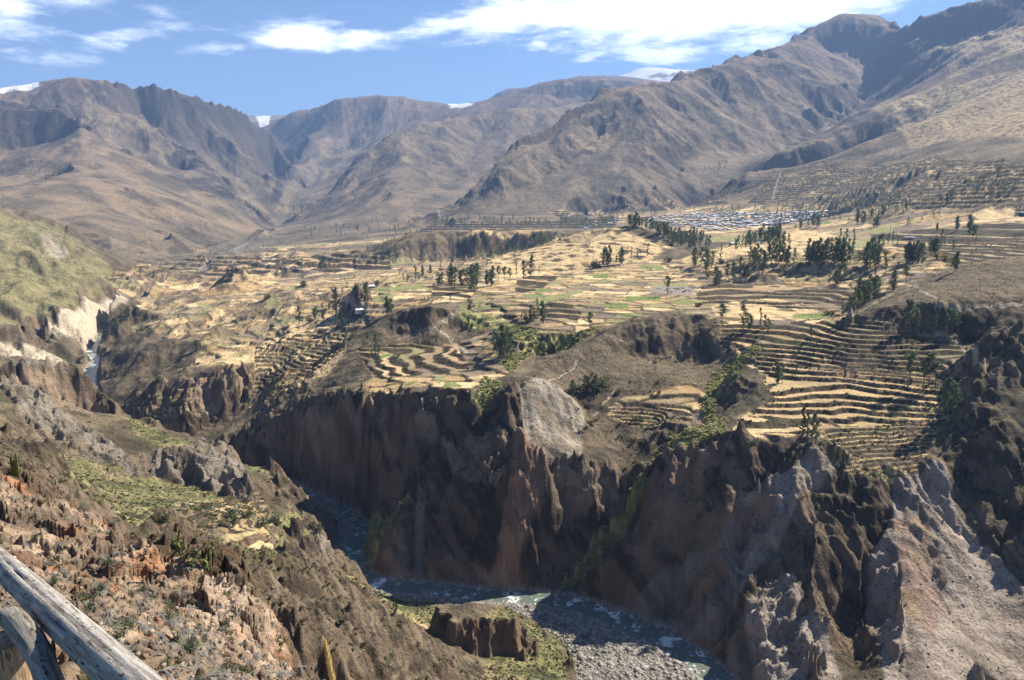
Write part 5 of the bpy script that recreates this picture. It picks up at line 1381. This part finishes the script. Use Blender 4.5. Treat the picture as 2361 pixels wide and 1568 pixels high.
def house(x, y, k, wm, rm, rz, label, group):
    key = (k, wm, rm)
    if key not in HV:
        a, b, c = HM[k]; a = a.copy(); b = b.copy(); a.materials.append(MW_[wm]); b.materials.append(MR_[rm]); HV[key] = (a, b, c)
    a, b, c = HV[key]; r = empty('town_house', (x, y, ground(x, y)+.1), label, 'house', group, rz)
    for nm, me in (('wall', a), ('roof', b), ('door', c)):
        o = bpy.data.objects.new(nm, me); COL.objects.link(o); o.parent = r
    return r
rt = random.Random(21); K = ['low', 'long', 'two-storey', 'large']; RN = ['grey tin', 'white', 'blue', 'rusty']; WN = ['adobe', 'whitewashed', 'brick']
TOWN = [(1455, 507), (1560, 494), (1640, 491), (1760, 493), (1860, 489), (1905, 492), (1895, 503), (1800, 518), (1760, 522), (1700, 530), (1640, 532), (1580, 524), (1520, 515)]
hp = sorted(scatter(TOWN, 235, rt, 7))+sorted(scatter([(1310, 527), (1420, 505), (1470, 506), (1450, 514), (1340, 532)], 9, rt, 8))
hs = []
for u, v in hp:
    h0 = spot(u, v, 900)
    if h0 is None or h0[1] > 4200: continue
    k = rt.choices([0, 1, 2, 3], [5, 5, 3, 1])[0]; rm = rt.choices([0, 1, 2, 3], [5, 9, .8, 1.4])[0]; wm = rt.choices([0, 1, 2], [3, 6, 1])[0]
    hs.append((u, v, h0[0], h0[1], k, wm, rm))
names = {}
def quarter(u, v):
    a = 'at the left edge of the town' if u < 1520 else 'left of the church' if u < 1615 else 'around the church' if u < 1660 else 'right of the church' if u < 1760 else 'at the right end of the town'
    return a+(', upper streets' if v < 503 else ', middle streets' if v < 514 else ', front row')
for (u, v, x, y, k, wm, rm) in hs:
    base = '%s %s house with %s roof %s' % (K[k], WN[wm], RN[rm], quarter(u, v)); names[base] = names.get(base, 0)+1
for (u, v, x, y, k, wm, rm) in hs:
    base = '%s %s house with %s roof %s' % (K[k], WN[wm], RN[rm], quarter(u, v))
    house(x, y, k, wm, rm, rt.choice([0, math.pi/2])+.35+rt.uniform(-.4, .4), base, 'houses of the town, '+base if names[base] > 1 else 'houses of the town')
p = spot(1632, 516, 900)
if p:
    ch = empty('church', (p[0], p[1], ground(p[0], p[1])), 'white church with a square bell tower in the middle of the town', 'church', rz=.35)
    def boxm(x0, x1, y0, y1, z0, z1):
        return [(x0, y0, z0), (x1, y0, z0), (x1, y1, z0), (x0, y1, z0), (x0, y0, z1), (x1, y0, z1), (x1, y1, z1), (x0, y1, z1)], [(0, 3, 2, 1), (4, 5, 6, 7), (0, 1, 5, 4), (1, 2, 6, 5), (2, 3, 7, 6), (3, 0, 4, 7)]
    mesh_obj('nave', *boxm(2.2, 26, -5, 5, -2, 8), MW_[1], parent=ch)
    tw = mesh_obj('bell_tower', *join([boxm(-3, 2, -3, 2, -2, 15), boxm(-3.4, 2.4, -3.4, 2.4, 15, 15.6), boxm(-2.4, 1.4, -2.4, 1.4, 15.6, 19)]), MW_[1], parent=ch)
    mesh_obj('opening', *join([boxm(-1.1, .1, -3.06, -2.98, 10, 13.5), boxm(-1.1, .1, -2.46, -2.38, 16.2, 18.2)]), M_DOOR, parent=tw)
    mesh_obj('dome', *join([tube([(-.5, -.5, 19), (-.5, -.5, 20), (-.5, -.5, 21), (-.5, -.5, 21.8)], [1.9, 1.6, .9, .15], 10)]), MW_[1], parent=ch)
    rv = [(2.2, -5.6, 7.6), (26.4, -5.6, 7.6), (26.4, 0, 10.6), (2.2, 0, 10.6), (2.2, 5.6, 7.6), (26.4, 5.6, 7.6), (2.2, -5.6, 7.8), (26.4, -5.6, 7.8), (26.4, 0, 10.9), (2.2, 0, 10.9), (2.2, 5.6, 7.8), (26.4, 5.6, 7.8)]
    mesh_obj('roof', rv, [(0, 1, 2, 3), (3, 2, 5, 4), (6, 9, 8, 7), (9, 10, 11, 8), (0, 3, 9, 6), (3, 4, 10, 9), (1, 7, 8, 2), (2, 8, 11, 5), (0, 6, 7, 1), (4, 5, 11, 10)], MR_[3], parent=ch)
# farm sheds and tanks in the fields
for u, v, k, wm, rm, lb in ((832, 722, 0, 1, 1, 'small white shed among trees below the peaked hill'), (853, 665, 0, 0, 1, 'white roofed shed beside the pale green field'), (1690, 565, 0, 0, 0, 'tin roofed farm shed at the foot of the plantation')):
    p = spot(u, v, 300)
    if p: house(p[0], p[1], k, wm, rm, .4, lb, 'farm sheds')
def pool(u0, u1, v0, v1, mat, lb, cat, name, n=40, tall=.6, wob=.0, rim=None):
    A = spot((u0+u1)/2, (v0+v1)/2, 250); P0 = spot(u0, (v0+v1)/2, 250); P1 = spot(u1, (v0+v1)/2, 250)
    if not (A and P0 and P1): return None
    z = A[2]+tall; rx = abs(P1[0]-P0[0])/2
    def yz(v): dx, dy, dz = ray((u0+u1)/2, v); return z/dz*dy
    ry = abs(yz(v0)-yz(v1))/2; cx = (P0[0]+P1[0])/2; cy = (yz(v0)+yz(v1))/2
    ring = [(rx*math.cos(a)*(1+wob*math.sin(3*a+1)+wob*.6*math.sin(5*a)), ry*math.sin(a)*(1+wob*math.sin(2*a))) for a in [2*math.pi*i/n for i in range(n)]]
    V = [(x, y, 0) for x, y in ring]+[(x*1.03, y*1.03, -1.2) for x, y in ring]
    o = mesh_obj(name, V, [tuple(range(n))]+[(i, n+i, n+(i+1) % n, (i+1) % n) for i in range(n)], mat, label=lb, cat=cat); o.location = (cx, cy, z)
    if rim:
        V = [(x*a, y*a, zz) for a, zz in ((1.0, .05), (1.0, .5), (1.06, .5), (1.10, -.8)) for x, y in ring]
        mesh_obj('rim', V, [(k*n+i, k*n+(i+1) % n, (k+1)*n+(i+1) % n, (k+1)*n+i) for k in range(3) for i in range(n)], rim, parent=o)
    return o
mp, tp, bp_ = material('pond_water'); bp_.inputs['Base Color'].default_value = (.19, .165, .13, 1); bp_.inputs['Roughness'].default_value = .75
pw_ = world(1550, 666, -87.5)
pnd = mesh_obj('pond', [(math.cos(2*math.pi*i/64)*25.5, math.sin(2*math.pi*i/64)*39, 0) for i in range(64)], [tuple(range(64))], mp, kind='structure'); pnd.location = (pw_[0], 733, -87.95)
rr = random.Random(3)
V, F = merged_many(SH, [(pw_[0]+rr.uniform(-.7, .8)*20, 733+rr.uniform(-.6, .5)*30, -88.0, rr.uniform(.8, 2.2), .9, rr.uniform(0, 6)) for _ in range(26)])
mesh_obj('reeds', V, F, M_BUSH, kind='stuff')
ml = flat_mat('white_liner', (.78, .80, .82), .35)
pool(2094, 2118, 545, 552, ml, 'small white lined reservoir in the fields above the right hand groves', 'reservoir', 'water_tank', 24, .35, 0, MR_[1])
pool(2334, 2352, 487, 492, ml, 'small white lined reservoir near the right edge on the upper terraces', 'reservoir', 'water_tank', 24, .35, 0, MR_[1])
# ================================================================ wooden railing
def wood_material(name, c1, c2, c3, seed=0.0):
    m, t, b = material(name); tcn = t.new('ShaderNodeTexCoord').outputs['Object']
    def mp_(sc): 
        q = t.new('ShaderNodeMapping', i_Vector=tcn); q.inputs['Scale'].default_value = sc; q.inputs['Location'].default_value = (seed, seed*2, seed); return q.outputs[0]
    a = t.noise(mp_((2.5, 30, 30)), 2.0, 9, .7, .3); f = t.noise(mp_((6, 130, 130)), 2.2, 6, .65); g = t.noise(mp_((9, 26, 26)), 2.4, 7, .68)
    cr = t.noise(mp_((.9, 22, 22)), 1.6, 4, .55, .2)
    crack = t.m('MULTIPLY', t.rng(t.m('ABSOLUTE', t.m('SUBTRACT', cr, .5)), .010, .003), t.rng(g, .46, .54))
    c = t.mix(t.rng(a, .35, .65), c1, c2); c = t.mix(t.m('MULTIPLY', t.rng(g, .52, .68), .75), c, c3)
    c = t.mix(t.m('MULTIPLY', t.rng(f, .52, .7), .5), c, tuple(q*.35 for q in c1[:3])+(1,))
    c = t.mix(crack, c, (.012, .010, .008, 1))
    t.l.new(c, b.inputs['Base Color']); b.inputs['Roughness'].default_value = .8; b.inputs['Specular IOR Level'].default_value = .25
    hgt = t.m('SUBTRACT', t.m('ADD', t.m('MULTIPLY', f, .5), a), t.m('MULTIPLY', crack, 2.5))
    bp = t.new('ShaderNodeBump', i_Strength=.9, i_Distance=.006, i_Height=hgt); t.l.new(bp.outputs[0], b.inputs['Normal'])
    return m
W_GREY = wood_material('weathered_wood', (.20, .185, .17, 1), (.46, .435, .405, 1), (.12, .09, .065, 1))
W_BRN = wood_material('brown_wood', (.30, .20, .12, 1), (.48, .36, .24, 1), (.18, .11, .06, 1), 3.0)
W_DRK = wood_material('dark_weathered_wood', (.15, .135, .12, 1), (.33, .30, .27, 1), (.09, .065, .045, 1), 7.0)
def log_part(name, A, B, r0, r1, mat, parent, seed, cap=True, groove=None):
    A = Vector(A); B = Vector(B); L = (B-A).length; rg = random.Random(seed); N, Mx = 56, 160
    V = []; ph = [rg.uniform(0, 6.28) for _ in range(8)]
    for i in range(Mx+1):
        x = L*i/Mx; t = i/Mx; r = r0+(r1-r0)*t
        for k in range(N):
            a = 2*math.pi*k/N
            rr = r*(1+.035*math.sin(a*2+ph[0]+t*3)+.03*math.sin(t*9+ph[1])+.025*math.sin(a*3+t*14+ph[2])+.012*math.sin(a*7+t*25+ph[3])+.006*math.sin(a*19+ph[4]+t*8))
            if groove:
                for ga, gw, gd, g0, g1 in groove:
                    gc = ga+.22*math.sin(t*7+ph[5])+.05*math.sin(t*31+ph[6]); da = (a-gc+math.pi) % (2*math.pi)-math.pi
                    rr -= r*gd*math.exp(-(da/gw)**2)*max(0, min(1, (t-g0)*12, (g1-t)*12))
            wob = (.012*math.sin(t*6+ph[6]), .012*math.sin(t*5+ph[7]))
            V.append((x, math.cos(a)*rr+wob[0], math.sin(a)*rr+wob[1]))
    F = [(i*N+k, i*N+(k+1) % N, (i+1)*N+(k+1) % N, (i+1)*N+k) for i in range(Mx) for k in range(N)]
    F += [tuple(range(N))[::-1], tuple(range(Mx*N, (Mx+1)*N))]
    o = mesh_obj(name, V, F, mat, parent=parent, smooth=True)
    q = (B-A).to_track_quat('X', 'Z'); o.matrix_local = Matrix.Translation(A) @ q.to_matrix().to_4x4()
    return o
def at(u, v, d):
    dx, dy, dz = ray(u, v); return Vector((dx, dy, dz))*(d/math.sqrt(dx*dx+dy*dy+dz*dz))
rail = empty('wooden_railing', (0, 0, 0), 'weathered log railing of the viewpoint with grey cracked top rail', 'railing')
log_part('top_rail', at(-200, 1140, 6.6), at(560, 1776, 1.7), .048, .050, W_GREY, rail, 4, groove=[(2.9, .07, .34, .0, .95), (.9, .04, .2, .05, .95), (2.2, .045, .2, .4, .98), (4.0, .06, .3, .3, .95), (5.1, .035, .2, .5, .97), (1.6, .05, .25, .45, .9)])
log_part('lower_brace', at(24, 1430, 2.95), at(215, 1715, 2.3), .034, .034, W_DRK, rail, 8, groove=[(1.2, .06, .18, .05, .9)])
log_part('post', at(18, 1478, 3.0), at(18, 1478, 3.0)+Vector((.0, 0, -1.45)), .062, .068, W_BRN, rail, 12)
log_part('post', at(-180, 1150, 6.4), at(-180, 1150, 6.4)+Vector((0, 0, -1.9)), .06, .068, W_DRK, rail, 15)
# grass by the railing and the dry plume
M_GR = leaf_material('grass_blade', (.20, .22, .05, 1), (.34, .34, .10, 1), (.12, .14, .04, 1))
M_PL = leaf_material('dry_plume', (.62, .44, .17, 1), (.74, .56, .26, 1), (.45, .30, .10, 1))
def grass(name, p, n, L, mat, seed, label, spread=.16, wid=.007):
    rg = random.Random(seed); V = []; F = []
    for k in range(n):
        bx, by = rg.gauss(0, spread), rg.gauss(0, spread); an = rg.uniform(0, 6.28); ln = L*rg.uniform(.5, 1.1); cv = rg.uniform(.15, .6); s = Vector((-math.sin(an), math.cos(an), 0))*wid
        o = len(V)
        for j in range(5):
            t = j/4; c = Vector((bx+math.cos(an)*cv*ln*t*t, by+math.sin(an)*cv*ln*t*t, ln*t*(1-.25*cv*t))); V += [c-s*(1-t*.9), c+s*(1-t*.9)]
            if j: F.append((o+2*j-2, o+2*j-1, o+2*j+1, o+2*j))
    o = mesh_obj(name, V, F, mat, label=label, cat='grass'); o.location = p
    return o
for i, (u, v, lb) in enumerate(((225, 1575, 'green yellow grass tuft growing just below the top rail'), (130, 1640, 'low grass tuft between the brace and the top rail'), (330, 1620, 'small grass tuft at the outer side of the rail'))):
    p = spot(u, v, 2.6)
    if p: grass('grass_tuft', (p[0], p[1], ground(p[0], p[1])-.02), 260, .42, M_GR, 40+i, lb)
st = at(782, 1640, 3.6); tp_ = at(752, 1488, 3.7)
gs = empty('grass_stalk', st, 'single dry golden grass plume rising from the bottom edge', 'grass')
dv_ = tp_-st; V, F = tube([(0, 0, -.6), tuple(dv_*.3+Vector((.01, 0, 0))), tuple(dv_)], [.004, .003, .0015], 5)
mesh_obj('stem', V, F, M_PL, parent=gs)
rg = random.Random(77); V = []; F = []
for k in range(330):
    t = rg.uniform(.12, 1); c = dv_*t; w0 = .016*math.sin(math.pi*min(1, (t-.1)*.9+.12))+.003; an = rg.uniform(0, 6.28)
    d = Vector((math.cos(an), math.sin(an), 0))*w0+dv_.normalized()*.05; s = Vector((-math.sin(an), math.cos(an), 0))*.0035; o = len(V); V += [c-s, c+s, c+d]; F.append((o, o+1, o+2))
mesh_obj('plume', V, F, M_PL, parent=gs)
HAZE = 5.8e-5
# ================================================================ haze
hm = bpy.data.materials.new('haze_air'); hm.use_nodes = True; ht = hm.node_tree; ht.nodes.clear()
ho = ht.nodes.new('ShaderNodeOutputMaterial'); hv = ht.nodes.new('ShaderNodeVolumePrincipled')
hv.inputs['Color'].default_value = (.34, .55, 1.0, 1); hv.inputs['Density'].default_value = HAZE; hv.inputs['Anisotropy'].default_value = .1
ht.links.new(hv.outputs[0], ho.inputs['Volume'])
zt = float(Z.max())+30; zb = min(-240.0, float(Z.min())-1)
hx0, hx1, hy0, hy1 = float(X.min())-60, float(X.max())+60, -60.0, float(Y.max())+60
hvx = [(x, y, z) for z in (zb, zt) for x, y in ((hx0, hy0), (hx1, hy0), (hx1, hy1), (hx0, hy1))]
hz = mesh_obj('haze', hvx, [(0, 3, 2, 1), (4, 5, 6, 7), (0, 1, 5, 4), (1, 2, 6, 5), (2, 3, 7, 6), (3, 0, 4, 7)], hm, kind='stuff')
